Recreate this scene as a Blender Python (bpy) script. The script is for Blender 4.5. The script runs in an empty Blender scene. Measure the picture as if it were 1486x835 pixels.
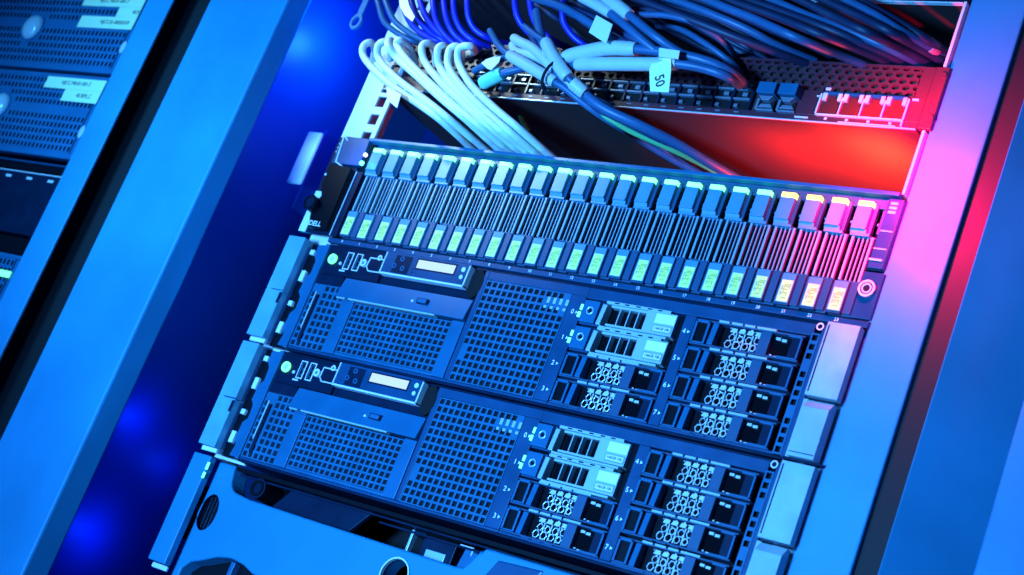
import bpy, math, random
from mathutils import Vector, Matrix
random.seed(7)
S = 0.001                      # everything below is written in millimetres
sc = bpy.context.scene
COL = sc.collection

# ------------------------------------------------------------------ camera
cam_d = bpy.data.cameras.new('camera'); cam = bpy.data.objects.new('camera', cam_d); COL.objects.link(cam)
RX = Vector((0.7855857702, 0.5104910545, 0.3496482244))      # camera right
RD = Vector((0.1166147924, 0.4328067114, -0.8939123787))     # camera down
RF = Vector((-0.6076643710, 0.7430189996, 0.2804759854))     # camera forward
CL = Vector((675.6657, -834.5252, -297.4455)) * S
cam.matrix_world = Matrix(((RX.x, -RD.x, -RF.x, CL.x), (RX.y, -RD.y, -RF.y, CL.y), (RX.z, -RD.z, -RF.z, CL.z), (0, 0, 0, 1)))
cam_d.sensor_width = 36.0; cam_d.lens = 2366.51 / 1486 * 36
cam_d.shift_x = -43.38 / 1486; cam_d.shift_y = -51.12 / 1486
cam_d.clip_start = 0.01; cam_d.clip_end = 50
cam_d.dof.use_dof = True
cam_d.dof.focus_distance = (Vector((20, 0, 0)) * S - CL).dot(RF); cam_d.dof.aperture_fstop = 12.0
sc.camera = cam

# ------------------------------------------------------------------ world and lamps
w = bpy.data.worlds.new('World'); sc.world = w; w.use_nodes = True
bg = w.node_tree.nodes['Background']; bg.inputs[0].default_value = (0.002, 0.05, 0.60, 1); bg.inputs[1].default_value = 0.10
def lamp(name, kind, loc, target, power, color, size=0.3, sizey=None, spot=60, blend=.8):
    d = bpy.data.lights.new(name, kind); o = bpy.data.objects.new(name, d); COL.objects.link(o)
    o.location = Vector(loc) * S; d.energy = power; d.color = color
    if kind == 'AREA':
        d.shape = 'RECTANGLE'; d.size = size; d.size_y = sizey or size
    elif kind == 'SPOT':
        d.spot_size = math.radians(spot); d.spot_blend = blend; d.shadow_soft_size = size
    else:
        d.shadow_soft_size = size
    if target is not None:
        v = (Vector(target) - Vector(loc)); o.rotation_euler = v.to_track_quat('-Z', 'Y').to_euler()
    return o
KEY = (0.075, 0.38, 1.0)
lamp('key_lamp', 'SPOT', (60, -1150, -330), (-20, 0, -70), 178, KEY, .10, spot=54, blend=1.0)
lamp('low_fill_lamp', 'AREA', (-450, -1100, -420), (-100, 0, -160), 8, (0.05, 0.32, 1.0), .9, .5)
lamp('left_fill_lamp', 'SPOT', (-560, -900, 100), (-520, 0, 90), 62, (0.06, 0.42, 1.0), .12, spot=36, blend=1.0)  # added fill, brightens the left post and left cabinet
lamp('cable_spot', 'SPOT', (-700, -700, 500), (-165, -30, 145), 48, (0.66, 0.94, 1.0), .06, spot=13, blend=.9)  # added spot to brighten the white cable bundle
# unseen red spots added for the red glow by the last drive
lamp('red_post_glow', 'SPOT', (246, -52, 98), (258, 2, 96), 5.0, (1.0, 0.0, 0.12), .004, spot=160, blend=.6)
lamp('red_gap_glow', 'SPOT', (206, 30, 91), (188, 46, 133), 8.0, (1.0, 0.035, 0.01), .006, spot=140, blend=1.0)
lamp('red_gap_spill', 'SPOT', (135, 40, 91), (115, 50, 133), 1.0, (1.0, 0.02, 0.01), .006, spot=140, blend=1.0)
lamp('status_glow', 'POINT', (-204, -16, 71), None, 0.03, (0.0, 0.12, 1.0), .002)
lamp('wall_glow_high', 'POINT', (-398, 100, 226), None, 0.30, (0.02, 0.26, 1.0), .012)  # unseen blue points added to light patches of the left wall
lamp('wall_glow_mid', 'POINT', (-350, 70, 235), None, 1.5, (0.0, 0.05, 1.0), .02)
lamp('wall_glow_wide', 'POINT', (-330, 70, -40), None, .16, (0.0, 0.28, 1.0), .03)
lamp('wall_glow_plate', 'POINT', (-370, 80, 118), None, 0.03, (0.10, 0.30, 1.0), .01)
lamp('wall_glow_low', 'POINT', (-408, 88, -155), None, 0.07, (0.0, 0.03, 1.0), .01)
lamp('wall_glow_side', 'POINT', (-408, 140, -178), None, 0.03, (0.0, 0.03, 1.0), .01)
lamp('wall_glow_bottom', 'POINT', (-404, 95, -256), None, 0.10, (0.0, 0.03, 1.0), .01)

sc.view_settings.view_transform = 'Standard'; sc.view_settings.look = 'None'
sc.view_settings.exposure = 0; sc.view_settings.gamma = 1
sc.render.engine = 'CYCLES'

# ------------------------------------------------------------------ materials
MATS = {}
def mat(name, col, rough=.45, metal=0., emit=None, es=0., noise=0., nscale=60., bump=0., bscale=900., coat=0.):
    m = bpy.data.materials.new(name); m.use_nodes = True; nt = m.node_tree; b = nt.nodes['Principled BSDF']
    b.inputs['Base Color'].default_value = (*col, 1); b.inputs['Roughness'].default_value = rough
    b.inputs['Metallic'].default_value = metal
    b.inputs['Specular IOR Level'].default_value = .25 if max(col) < .06 else .5
    if coat: b.inputs['Coat Weight'].default_value = coat
    if emit is not None:
        b.inputs['Emission Color'].default_value = (*emit, 1); b.inputs['Emission Strength'].default_value = es
    if noise or bump:
        tc = nt.nodes.new('ShaderNodeTexCoord')
    if noise:
        n = nt.nodes.new('ShaderNodeTexNoise'); n.inputs['Scale'].default_value = nscale; n.inputs['Detail'].default_value = 5
        nt.links.new(tc.outputs['Object'], n.inputs['Vector'])
        r = nt.nodes.new('ShaderNodeValToRGB'); r.color_ramp.elements[0].position = .3; r.color_ramp.elements[1].position = .7
        r.color_ramp.elements[0].color = (*[c * (1 - noise) for c in col], 1); r.color_ramp.elements[1].color = (*[min(1, c * (1 + noise)) for c in col], 1)
        nt.links.new(n.outputs['Fac'], r.inputs['Fac']); nt.links.new(r.outputs['Color'], b.inputs['Base Color'])
        mr = nt.nodes.new('ShaderNodeMapRange'); mr.inputs[3].default_value = max(.05, rough - .08); mr.inputs[4].default_value = rough + .1
        nt.links.new(n.outputs['Fac'], mr.inputs[0]); nt.links.new(mr.outputs[0], b.inputs['Roughness'])
    if bump:
        n2 = nt.nodes.new('ShaderNodeTexNoise'); n2.inputs['Scale'].default_value = bscale; n2.inputs['Detail'].default_value = 2
        nt.links.new(tc.outputs['Object'], n2.inputs['Vector'])
        bp_ = nt.nodes.new('ShaderNodeBump'); bp_.inputs['Strength'].default_value = bump; bp_.inputs['Distance'].default_value = .0004
        nt.links.new(n2.outputs['Fac'], bp_.inputs['Height']); nt.links.new(bp_.outputs[0], b.inputs['Normal'])
    MATS[name] = m; return m
mat('post_paint', (.024, .29, .52), .42, noise=.13, nscale=12, bump=.14, bscale=2500)
mat('gap_shade', (.012, .013, .016), .6)  # shade of the gaps between cabinets put into the colour
mat('inner_paint', (.006, .075, .26), .45, noise=.12, nscale=5)
mat('void', (.006, .006, .008), .8)
mat('server_face', (.006, .060, .14), .30, noise=.16, nscale=40, bump=.12, bscale=2200)
mat('server_dark', (.002, .012, .034), .32, noise=.15, nscale=60)
mat('server_mid', (.008, .115, .23), .32, noise=.12, nscale=40)
mat('ear_light', (.13, .38, .52), .38, noise=.10, nscale=60, bump=.25, bscale=2600)
mat('rail_white', (.75, .77, .78), .5, noise=.05, nscale=40)
mat('black_plastic', (.004, .005, .008), .3)
mat('drive_handle', (.09, .27, .38), .30, noise=.08, nscale=50)
mat('drive_side', (.02, .075, .15), .4)
mat('drive_rib', (.22, .36, .44), .35)
mat('metal_bright', (.90, .92, .93), .25, metal=.4)
mat('metal_clip', (.46, .60, .64), .30, metal=.25)
mat('label_paper', (.86, .92, .55), .6)
mat('label_yellow', (.92, .92, .24), .6, noise=.06, nscale=900)
mat('label_green', (.45, .58, .06), .6)
mat('print_dark', (.03, .06, .05), .6)
mat('print_grey', (.25, .28, .30), .6)
mat('print_white', (.85, .88, .9), .5)
mat('line_light', (.70, .72, .75), .4)
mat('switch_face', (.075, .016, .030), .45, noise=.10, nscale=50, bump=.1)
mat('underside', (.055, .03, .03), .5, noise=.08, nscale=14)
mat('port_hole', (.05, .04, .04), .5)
mat('bezel', (.012, .20, .36), .40, noise=.07, nscale=16, bump=.08, bscale=2600)
mat('cable_white', (.66, .72, .68), .5, noise=.08, nscale=160)
mat('cable_pale', (.50, .58, .62), .4)
mat('cable_deep', (.012, .02, .42), .4)
mat('cable_azure', (.02, .10, .22), .42, noise=.1, nscale=80)
mat('cable_deepazure', (.012, .04, .13), .45)
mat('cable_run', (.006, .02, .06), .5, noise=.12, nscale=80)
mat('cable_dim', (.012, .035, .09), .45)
mat('cable_green', (.10, .42, .16), .35)
mat('sleeve_white', (.50, .56, .58), .45, noise=.05, nscale=90)
mat('boot_teal', (.20, .70, .62), .35)
mat('velcro_black', (.01, .01, .014), .9)
mat('rack_blue_face', (.01, .13, .27), .42, noise=.12, nscale=25)
mat('button_cap', (.55, .62, .66), .15, coat=.6)
mat('led_green', (.1, .2, .1), .4, emit=(.13, 1.0, .26), es=3.6)
mat('led_red_tint', (.2, .15, .05), .4, emit=(1.0, .60, .08), es=5.0)  # green drive light with the red glow's tint put into its colour
mat('led_white', (.1, .1, .1), .4, emit=(.75, .85, 1.0), es=4.0)
mat('led_status', (.1, .2, .1), .4, emit=(.10, 1.0, .62), es=4.0)
mat('led_small', (.1, .2, .15), .4, emit=(.12, 1.0, .32), es=2.2)
mat('led_cyan', (.05, .1, .15), .4, emit=(.10, .60, 1.0), es=.8)
mat('lcd_lit', (.1, .1, .1), .3, emit=(.56, .78, 1.0), es=1.0)
mat('mesh_metal', (.010, .12, .23), .32, noise=.14, nscale=50)
mat('port_metal', (.16, .20, .26), .35, metal=.2)
mat('port_inside_glow', (.14, .01, .01), .5)  # red glow inside the copper ports put into the colour
mat('ear_lit', (.34, .46, .52), .38, noise=.12, nscale=60, bump=.3, bscale=2600)  # ear colour lightened for the stronger light at the right end
mat('window_dark', (.004, .004, .006), .08)

# ------------------------------------------------------------------ mesh helpers
class MB:
    def __init__(s, o=(0, 0, 0)): s.v = []; s.f = []; s.m = []; s.sm = []; s.o = o
    def add(s, vs, fs, mi=0, smooth=False):
        b = len(s.v); s.v += [((x + s.o[0]) * S, (y + s.o[1]) * S, (z + s.o[2]) * S) for x, y, z in vs]
        for f in fs: s.f.append([b + i for i in f]); s.m.append(mi); s.sm.append(smooth)
    def box(s, x0, x1, z0, z1, y0, y1, mi=0):
        x0, x1 = min(x0, x1), max(x0, x1); z0, z1 = min(z0, z1), max(z0, z1); y0, y1 = min(y0, y1), max(y0, y1)
        vs = [(x0, y0, z0), (x1, y0, z0), (x1, y1, z0), (x0, y1, z0), (x0, y0, z1), (x1, y0, z1), (x1, y1, z1), (x0, y1, z1)]
        s.add(vs, [(0, 1, 5, 4), (1, 2, 6, 5), (2, 3, 7, 6), (3, 0, 4, 7), (4, 5, 6, 7), (3, 2, 1, 0)], mi)
    def prism(s, pts, y0, y1, mi=0):                      # outline in x,z, front at y0
        n = len(pts); a = sum(pts[i][0] * pts[(i + 1) % n][1] - pts[(i + 1) % n][0] * pts[i][1] for i in range(n))
        if a < 0: pts = pts[::-1]
        vs = [(x, y0, z) for x, z in pts] + [(x, y1, z) for x, z in pts]
        fs = [tuple(range(n)), tuple(range(2 * n - 1, n - 1, -1))] + [(i, i + n, (i + 1) % n + n, (i + 1) % n) for i in range(n)]
        s.add(vs, fs, mi)
    def ramp(s, x0, x1, z0, z1, yb0, yb1, yback, mi=0):   # front face slopes from yb0 at z0 to yb1 at z1
        vs = [(x0, yb0, z0), (x1, yb0, z0), (x1, yback, z0), (x0, yback, z0), (x0, yb1, z1), (x1, yb1, z1), (x1, yback, z1), (x0, yback, z1)]
        s.add(vs, [(0, 1, 5, 4), (1, 2, 6, 5), (2, 3, 7, 6), (3, 0, 4, 7), (4, 5, 6, 7), (3, 2, 1, 0)], mi)
    def cyl(s, x, z, r, y0, y1, n=24, mi=0, rz=None, mi_side=None):   # axis along y
        rz = rz or r; c = [(x + r * math.cos(2 * math.pi * i / n), z + rz * math.sin(2 * math.pi * i / n)) for i in range(n)]
        vs = [(a, y0, b) for a, b in c] + [(a, y1, b) for a, b in c]
        s.add(vs, [tuple(range(n)), tuple(range(2 * n - 1, n - 1, -1))], mi)
        s.add(vs, [(i, i + n, (i + 1) % n + n, (i + 1) % n) for i in range(n)], mi if mi_side is None else mi_side, True)
    def ring(s, x, z, r0, r1, y0, y1, n=24, mi=0, sz=1.):
        vs = []
        for i in range(n):
            a = 2 * math.pi * i / n; c, d = math.cos(a), math.sin(a) * sz
            vs += [(x + r0 * c, y0, z + r0 * d), (x + r1 * c, y0, z + r1 * d), (x + r1 * c, y1, z + r1 * d), (x + r0 * c, y1, z + r0 * d)]
        fs = []
        for i in range(n):
            a = 4 * i; b = 4 * ((i + 1) % n)
            fs += [(a, a + 1, b + 1, b), (a + 1, a + 2, b + 2, b + 1), (a + 3, a, b, b + 3)]
        s.add(vs, fs, mi)
    def grid(s, x0, x1, z0, z1, nx, nz, fx, fz, y, depth, mi=0, mi_in=0, skip=None, shear=0., back=None):
        cw = (x1 - x0) / nx; ch = (z1 - z0) / nz
        for j in range(nz):
            for i in range(nx):
                a = x0 + i * cw; b = a + cw; c = z0 + j * ch; d = c + ch
                if skip and skip(i, j):
                    s.add([(a, y, c), (b, y, c), (b, y, d), (a, y, d)], [(0, 1, 2, 3)], mi); continue
                mx = cw * (1 - fx) / 2; mz = ch * (1 - fz) / 2; h = shear * cw / 2
                o = [(a, y, c), (b, y, c), (b, y, d), (a, y, d)]
                q = [(a + mx - h, y, c + mz), (b - mx - h, y, c + mz), (b - mx + h, y, d - mz), (a + mx + h, y, d - mz)]
                k = [(px, y + depth, pz) for px, _, pz in q]
                s.add(o + q, [(0, 1, 5, 4), (1, 2, 6, 5), (2, 3, 7, 6), (3, 0, 4, 7)], mi)
                s.add(q + k, [(0, 1, 5, 4), (1, 2, 6, 5), (2, 3, 7, 6), (3, 0, 4, 7)], mi_in)
        if back is not None:
            s.add([(x0, y + depth, z0), (x1, y + depth, z0), (x1, y + depth, z1), (x0, y + depth, z1)], [(0, 1, 2, 3)], back)
    def build(s, name, mats, parent=None, bevel=0., **k):
        me = bpy.data.meshes.new(name); me.from_pydata(s.v, [], s.f)
        for m in ([mats] if isinstance(mats, str) else mats): me.materials.append(MATS[m])
        me.polygons.foreach_set('material_index', s.m); me.polygons.foreach_set('use_smooth', s.sm); me.update()
        return link(name, me, parent, bevel, **k)
def link(name, me, parent=None, bevel=0., loc=None):
    o = bpy.data.objects.new(name, me); COL.objects.link(o)
    if parent: o.parent = parent
    if loc: o.location = Vector(loc) * S
    if bevel:
        b = o.modifiers.new('bevel', 'BEVEL'); b.width = bevel * S; b.segments = 2; b.limit_method = 'ANGLE'; b.angle_limit = math.radians(40)
        b.harden_normals = False
    return o
def tag(o, label, cat=None, group=None, kind=None):
    if label: o['label'] = label
    if cat: o['category'] = cat
    if group: o['group'] = group
    if kind: o['kind'] = kind
    return o
def thing(name, loc, label, cat, group=None):
    o = bpy.data.objects.new(name, None); COL.objects.link(o); o.location = Vector(loc) * S; o.empty_display_size = .01
    return tag(o, label, cat, group)
def copy_tree(o, parent=None):
    c = o.copy(); COL.objects.link(c)
    if parent: c.parent = parent
    for ch in list(o.children): copy_tree(ch, c)
    return c
def to_mesh(curve, name):
    t = bpy.data.objects.new('tmp_curve', curve); COL.objects.link(t)
    dg = bpy.context.evaluated_depsgraph_get(); dg.update()
    me = bpy.data.meshes.new_from_object(t.evaluated_get(dg)); me.name = name
    bpy.data.objects.remove(t); bpy.data.curves.remove(curve); return me
_tc = {}
def text_mesh(s, size, rot=0., depth=.15, italic=0., squeeze=1., align='CENTER'):
    key = (s, size, rot, depth, italic, squeeze, align)
    if key in _tc: return _tc[key]
    cu = bpy.data.curves.new('txt', 'FONT'); cu.body = s; cu.size = size * S; cu.extrude = depth * S; cu.align_x = align; cu.align_y = 'CENTER'
    cu.shear = italic; cu.resolution_u = 3; cu.offset = size * S * .012
    me = to_mesh(cu, 'lettering'); ca, sa = math.cos(rot), math.sin(rot)
    for v in me.vertices:
        x, y, z = v.co; x *= squeeze
        v.co = (x * ca - y * sa, -z, x * sa + y * ca)
    _tc[key] = me; return me
def text(name, s, x, y, z, size, m, parent, rot=0., **k):
    me0 = text_mesh(s, size, rot, **k); kk = (me0.name, m)
    if kk not in _tc:
        me = me0.copy(); me.materials.clear(); me.materials.append(MATS[m]); _tc[kk] = me
    return link(name, _tc[kk], parent, loc=(x, y, z))
def outline(name, loops, y0, y1, m, parent, bev=.6, o=(0, 0, 0)):     # 2D shape with holes, rounded edge, front at y0
    cu = bpy.data.curves.new('shape', 'CURVE'); cu.dimensions = '2D'; cu.fill_mode = 'BOTH'
    cu.extrude = ((y1 - y0) / 2 - bev) * S; cu.bevel_depth = bev * S; cu.bevel_resolution = 2; cu.offset = -bev * S
    for L in loops:
        sp = cu.splines.new('POLY'); sp.points.add(len(L) - 1); sp.use_cyclic_u = True
        for p, (x, z) in zip(sp.points, L): p.co = ((x + o[0]) * S, (z + o[2]) * S, 0, 1)
    me = to_mesh(cu, name)
    ym = (y0 + y1) / 2 * S
    for v in me.vertices:
        x, y, z = v.co; v.co = (x, ym - z, y)
    me.materials.clear(); me.materials.append(MATS[m]); me.update()
    return link(name, me, parent)
def smooth_path(pts, sub=7):
    P = [Vector(p) for p in pts]; P = [P[0] * 2 - P[1]] + P + [P[-1] * 2 - P[-2]]; out = []
    for i in range(1, len(P) - 2):
        a, b, c, d = P[i - 1:i + 3]
        for k in range(sub):
            t = k / sub
            out.append(.5 * ((2 * b) + (c - a) * t + (2 * a - 5 * b + 4 * c - d) * t * t + (3 * b - a - 3 * c + d) * t ** 3))
    out.append(P[-2]); return out
def tube(mb, path, r, n=12, mi=0, cap=True):
    if not callable(r): rr = r; r = lambda t: rr
    T = []; L = len(path)
    for i in range(L): T.append((path[min(i + 1, L - 1)] - path[max(i - 1, 0)]).normalized())
    N = T[0].orthogonal().normalized(); vs = []
    for i in range(L):
        N = (N - T[i] * N.dot(T[i])).normalized(); B = T[i].cross(N); q = r(i / (L - 1))
        for k in range(n):
            a = 2 * math.pi * k / n; p = path[i] + (N * math.cos(a) + B * math.sin(a)) * q; vs.append(tuple(p))
    fs = [(i * n + k, i * n + (k + 1) % n, (i + 1) * n + (k + 1) % n, (i + 1) * n + k) for i in range(L - 1) for k in range(n)]
    mb.add(vs, fs, mi, True)
    if cap: mb.add(vs[:n], [tuple(range(n - 1, -1, -1))], mi); mb.add(vs[-n:], [tuple(range(n))], mi)
CABLES = [
 ('patch_cable', [(-233.2, -8.0, 155.5), (-220.9, -22.0, 156.6), (-215.3, -34.0, 155.6), (-216.4, -38.0, 149.7), (-213.0, -36.0, 141.4), (-194.3, -34.0, 129.5), (-170.5, -32.0, 118.2), (-142.5, -30.0, 107.6), (-118.6, -24.0, 97.8), (-114.2, 12.0, 94.6), (-109.7, 30.0, 91.3)], 2.85, 'cable_white', 'white patch cable, first from the left, looped beside the perforated rail', []),
 ('patch_cable', [(-215.4, -8.0, 156.4), (-205.6, -22.0, 159.2), (-197.6, -37.0, 155.3), (-201.3, -38.0, 150.4), (-198.5, -34.0, 141.5), (-175.2, -32.0, 127.4), (-141.2, -30.0, 112.8), (-110.3, -28.0, 98.6), (-99.0, 10.0, 94.1), (-96.7, 30.0, 92.5)], 2.85, 'cable_white', 'white patch cable, second from the left, next to the outermost loop', []),
 ('patch_cable', [(-198.2, -8.0, 151.9), (-199.5, -22.0, 159.4), (-195.7, -34.0, 158.5), (-188.6, -40.0, 149.8), (-179.3, -34.0, 142.5), (-154.0, -32.0, 129.6), (-124.1, -30.0, 114.0), (-95.3, -26.0, 100.1), (-83.6, 10.0, 93.8), (-81.4, 30.0, 92.3)], 2.85, 'cable_white', 'white patch cable, third from the left, crossing under its neighbours', []),
 ('patch_cable', [(-186.0, -8.0, 152.6), (-184.4, -22.0, 158.4), (-182.4, -37.0, 157.2), (-184.3, -36.0, 153.3), (-168.5, -34.0, 141.4), (-142.7, -32.0, 126.8), (-110.5, -30.0, 109.9), (-78.2, -28.0, 94.6), (-69.9, 10.0, 92.6), (-68.0, 30.0, 92.0)], 2.85, 'cable_white', 'white patch cable, fourth from the left, left of the gap in the row of loops', []),
 ('patch_cable', [(-166.8, -8.0, 155.4), (-159.4, -22.0, 159.6), (-156.0, -34.0, 157.6), (-156.5, -38.0, 151.7), (-150.0, -34.0, 140.6), (-125.8, -32.0, 124.5), (-99.4, -30.0, 110.7), (-68.6, -26.0, 94.9), (-58.6, 10.0, 92.0), (-56.6, 30.0, 91.4)], 2.85, 'cable_white', 'white patch cable, fifth from the left, right of the gap in the row of loops', []),
 ('patch_cable', [(-152.2, -8.0, 154.4), (-144.3, -22.0, 158.6), (-137.2, -37.0, 154.5), (-137.6, -40.0, 148.8), (-134.5, -34.0, 138.0), (-112.9, -32.0, 121.9), (-86.2, -30.0, 106.7), (-56.9, -28.0, 92.3), (-49.1, 10.0, 91.2), (-47.1, 30.0, 90.7)], 2.85, 'cable_white', 'white patch cable, sixth from the left, in the right half of the row', []),
 ('patch_cable', [(-140.6, -8.0, 153.3), (-131.1, -22.0, 157.5), (-126.2, -34.0, 156.4), (-130.2, -36.0, 151.6), (-126.1, -34.0, 138.5), (-105.5, -32.0, 122.4), (-76.5, -30.0, 105.8), (-49.3, -26.0, 92.4), (-41.8, 10.0, 91.1), (-39.5, 30.0, 89.8)], 2.85, 'cable_white', 'white patch cable, seventh from the left, second from the inner end of the row', []),
 ('patch_cable', [(-139.2, -8.0, 164.7), (-119.8, -22.0, 159.4), (-110.9, -37.0, 155.3), (-119.5, -38.0, 152.5), (-117.9, -34.0, 142.3), (-99.7, -32.0, 126.1), (-73.3, -30.0, 110.9), (-44.4, -28.0, 96.5), (-33.1, 10.0, 91.9), (-30.8, 30.0, 90.7)], 2.85, 'cable_white', 'white patch cable, eighth from the left, innermost, curling back at its loop', []),
 ('patch_cable', [(-242.6, -30.0, 207.6), (-231.9, -28.0, 194.3), (-221.6, -24.0, 180.7), (-208.0, -18.0, 174.1), (-194.0, -10.0, 171.6), (-194.2, 10.0, 179.3)], 2.3, 'cable_azure', 'deep blue cable curving down behind the white loops, first of twelve from the left', []),
 ('patch_cable', [(-234.0, -30.0, 207.7), (-221.4, -28.0, 192.8), (-210.1, -24.0, 181.2), (-193.2, -18.0, 173.8), (-179.8, -10.0, 172.2), (-180.4, 10.0, 180.9)], 2.3, 'cable_azure', 'deep blue cable curving down behind the white loops, second of twelve from the left', []),
 ('patch_cable', [(-214.9, -30.0, 208.2), (-204.7, -28.0, 193.3), (-194.6, -24.0, 181.7), (-183.4, -18.0, 175.1), (-167.7, -10.0, 172.7), (-170.3, 10.0, 181.3)], 2.5, 'cable_deep', 'deep blue cable curving down behind the white loops, third of twelve from the left', []),
 ('patch_cable', [(-204.5, -30.0, 208.4), (-195.9, -28.0, 195.4), (-188.2, -24.0, 185.5), (-176.2, -18.0, 177.2), (-161.8, -10.0, 173.0), (-159.8, 10.0, 180.9)], 2.5, 'cable_deep', 'deep blue cable curving down behind the white loops, fourth of twelve from the left', []),
 ('patch_cable', [(-195.2, -30.0, 208.6), (-187.1, -28.0, 195.6), (-177.2, -24.0, 184.1), (-165.4, -18.0, 175.9), (-151.1, -10.0, 171.7), (-149.1, 10.0, 179.6)], 2.5, 'cable_deep', 'deep blue cable curving down behind the white loops, fifth of twelve from the left', []),
 ('patch_cable', [(-179.8, -30.0, 208.9), (-173.4, -28.0, 194.2), (-167.3, -24.0, 182.7), (-158.6, -18.0, 174.4), (-148.3, -10.0, 170.1), (-144.2, 10.0, 177.7)], 2.5, 'cable_deep', 'deep blue cable curving down behind the white loops, sixth of twelve from the left', []),
 ('patch_cable', [(-168.3, -30.0, 209.2), (-163.5, -28.0, 196.3), (-156.4, -24.0, 183.1), (-148.7, -18.0, 174.8), (-138.9, -10.0, 171.4), (-137.0, 10.0, 179.3)], 2.5, 'cable_deep', 'deep blue cable curving down behind the white loops, seventh of twelve from the left', []),
 ('patch_cable', [(-158.3, -30.0, 209.4), (-153.9, -28.0, 196.5), (-149.4, -24.0, 186.0), (-142.2, -18.0, 177.7), (-132.4, -10.0, 174.3), (-127.7, 10.0, 180.7)], 2.5, 'cable_deep', 'deep blue cable curving down behind the white loops, eighth of twelve from the left', []),
 ('patch_cable', [(-144.9, -30.0, 209.7), (-140.2, -28.0, 196.9), (-137.1, -24.0, 187.3), (-131.8, -18.0, 180.7), (-122.5, -10.0, 178.2), (-120.1, 10.0, 185.4)], 2.5, 'cable_deep', 'deep blue cable curving down behind the white loops, ninth of twelve from the left', []),
 ('patch_cable', [(-98.8, -30.0, 210.6), (-94.4, -28.0, 198.2), (-90.0, -24.0, 188.9), (-83.7, -18.0, 182.6), (-75.4, -10.0, 179.4), (-76.5, 10.0, 186.5)], 2.5, 'cable_deep', 'deep blue cable curving down behind the white loops, tenth of twelve from the left', []),
 ('patch_cable', [(-84.8, -30.0, 210.9), (-80.0, -28.0, 198.6), (-74.9, -24.0, 188.6), (-68.3, -18.0, 181.5), (-58.0, -10.0, 177.6), (-58.6, 10.0, 183.9)], 2.5, 'cable_deep', 'deep blue cable curving down behind the white loops, eleventh of twelve from the left', []),
 ('patch_cable', [(-52.9, -30.0, 211.6), (-48.5, -28.0, 194.5), (-45.3, -24.0, 185.4), (-36.8, -18.0, 177.8), (-28.0, -10.0, 174.8), (-28.1, 10.0, 180.4)], 2.5, 'cable_deep', 'deep blue cable curving down behind the white loops, last of twelve from the left', []),
 ('patch_cable', [(-60.2, -40.0, 184.8), (-40.9, -46.0, 160.3), (-29.9, -46.0, 149.5), (-19.1, -44.0, 140.0), (1.6, -40.0, 126.2), (24.6, -34.0, 114.9), (47.1, -22.0, 111.1), (67.8, 0.0, 109.8), (82.7, 24.0, 108.9), (92.6, 45.0, 109.5), (110.4, 70.0, 105.8)], 3.4, 'cable_azure', 'thick blue cable with a white sleeve, running diagonally across the switch', [('sleeve', 0.18, 0.43, 4.6)]),
 ('patch_cable', [(-58.4, -38.0, 167.8), (-41.3, -42.0, 151.4), (-23.3, -42.0, 138.6), (-7.8, -38.0, 129.1), (11.9, -32.0, 118.2), (36.7, -22.0, 112.6), (57.6, 0.0, 110.9), (74.2, 24.0, 110.1), (84.3, 45.0, 110.2), (105.8, 70.0, 105.3)], 3.2, 'cable_deepazure', 'blue cable lying just under the thick sleeved one', []),
 ('patch_cable', [(-38.4, -30.0, 147.4), (-23.1, -32.0, 135.7), (-3.6, -30.0, 123.8), (18.3, -26.0, 114.4), (38.8, -12.0, 109.4), (62.2, 6.0, 107.5), (77.8, 28.0, 107.9), (90.5, 45.0, 106.5), (106.4, 70.0, 103.9)], 2.0, 'cable_green', 'thin green strand added for the green light under the diagonal blue bundle', []),  # added strand, the green light along the bundle put into its colour
 ('patch_cable', [(-101.4, -34.0, 170.9), (-91.5, -38.0, 163.2), (-79.5, -42.0, 154.1), (-64.5, -44.0, 145.8), (-45.2, -46.0, 138.0), (-27.3, -46.0, 131.0), (-15.4, -46.0, 126.4), (-4.8, -42.0, 122.6), (6.2, -36.0, 117.5), (17.5, -26.0, 113.6), (25.8, -10.0, 112.9), (21.8, 20.0, 119.8), (36.6, 45.0, 118.8), (62.8, 72.0, 115.5)], 2.5, 'cable_azure', 'blue cable with a long white sleeve, left arm of the tied bundle', [('sleeve', 0.23, 0.47, 4.3)]),
 ('patch_cable', [(-56.7, -50.0, 166.6), (-42.7, -50.0, 159.5), (-32.2, -50.0, 154.6), (-22.4, -50.0, 145.4), (-11.0, -50.0, 135.4), (-2.5, -48.0, 128.7), (3.3, -44.0, 125.1), (12.7, -38.0, 120.9), (23.2, -30.0, 119.0), (31.1, -14.0, 117.3), (29.4, 25.0, 122.2), (39.2, 50.0, 119.6), (62.8, 72.0, 115.5)], 2.3, 'cable_azure', 'blue cable with two pale sleeves, upper arm of the tied bundle', [('sleeve', 0.17, 0.42, 4.8), ('sleeve', 0.46, 0.56, 4.8)]),
 ('patch_cable', [(-71.1, -40.0, 162.3), (-61.8, -42.0, 158.2), (-45.8, -44.0, 152.2), (-27.7, -46.0, 141.1), (-15.0, -46.0, 133.3), (-6.8, -40.0, 126.8), (7.2, -32.0, 119.8), (17.2, -20.0, 119.1), (16.2, 10.0, 125.5), (21.6, 45.0, 128.2), (39.2, 50.0, 119.6), (62.8, 72.0, 115.5)], 3.0, 'cable_azure', 'blue cable with a pale sleeve hooked round the top of the tie', [('sleeve', 0, 0.34, 3.6)]),
 ('patch_cable', [(-73.0, -36.0, 159.1), (-65.2, -38.0, 151.7), (-49.4, -40.0, 149.0), (-35.8, -40.0, 145.4), (-23.4, -40.0, 138.6), (-10.9, -36.0, 127.9), (2.1, -28.0, 120.8), (13.6, -14.0, 119.1), (13.8, 20.0, 125.6), (28.8, 46.0, 122.9), (62.8, 72.0, 115.5)], 2.8, 'cable_azure', 'blue cable with a pale sleeve hooked back just left of the tie', [('sleeve', 0, 0.36, 3.8)]),
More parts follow.
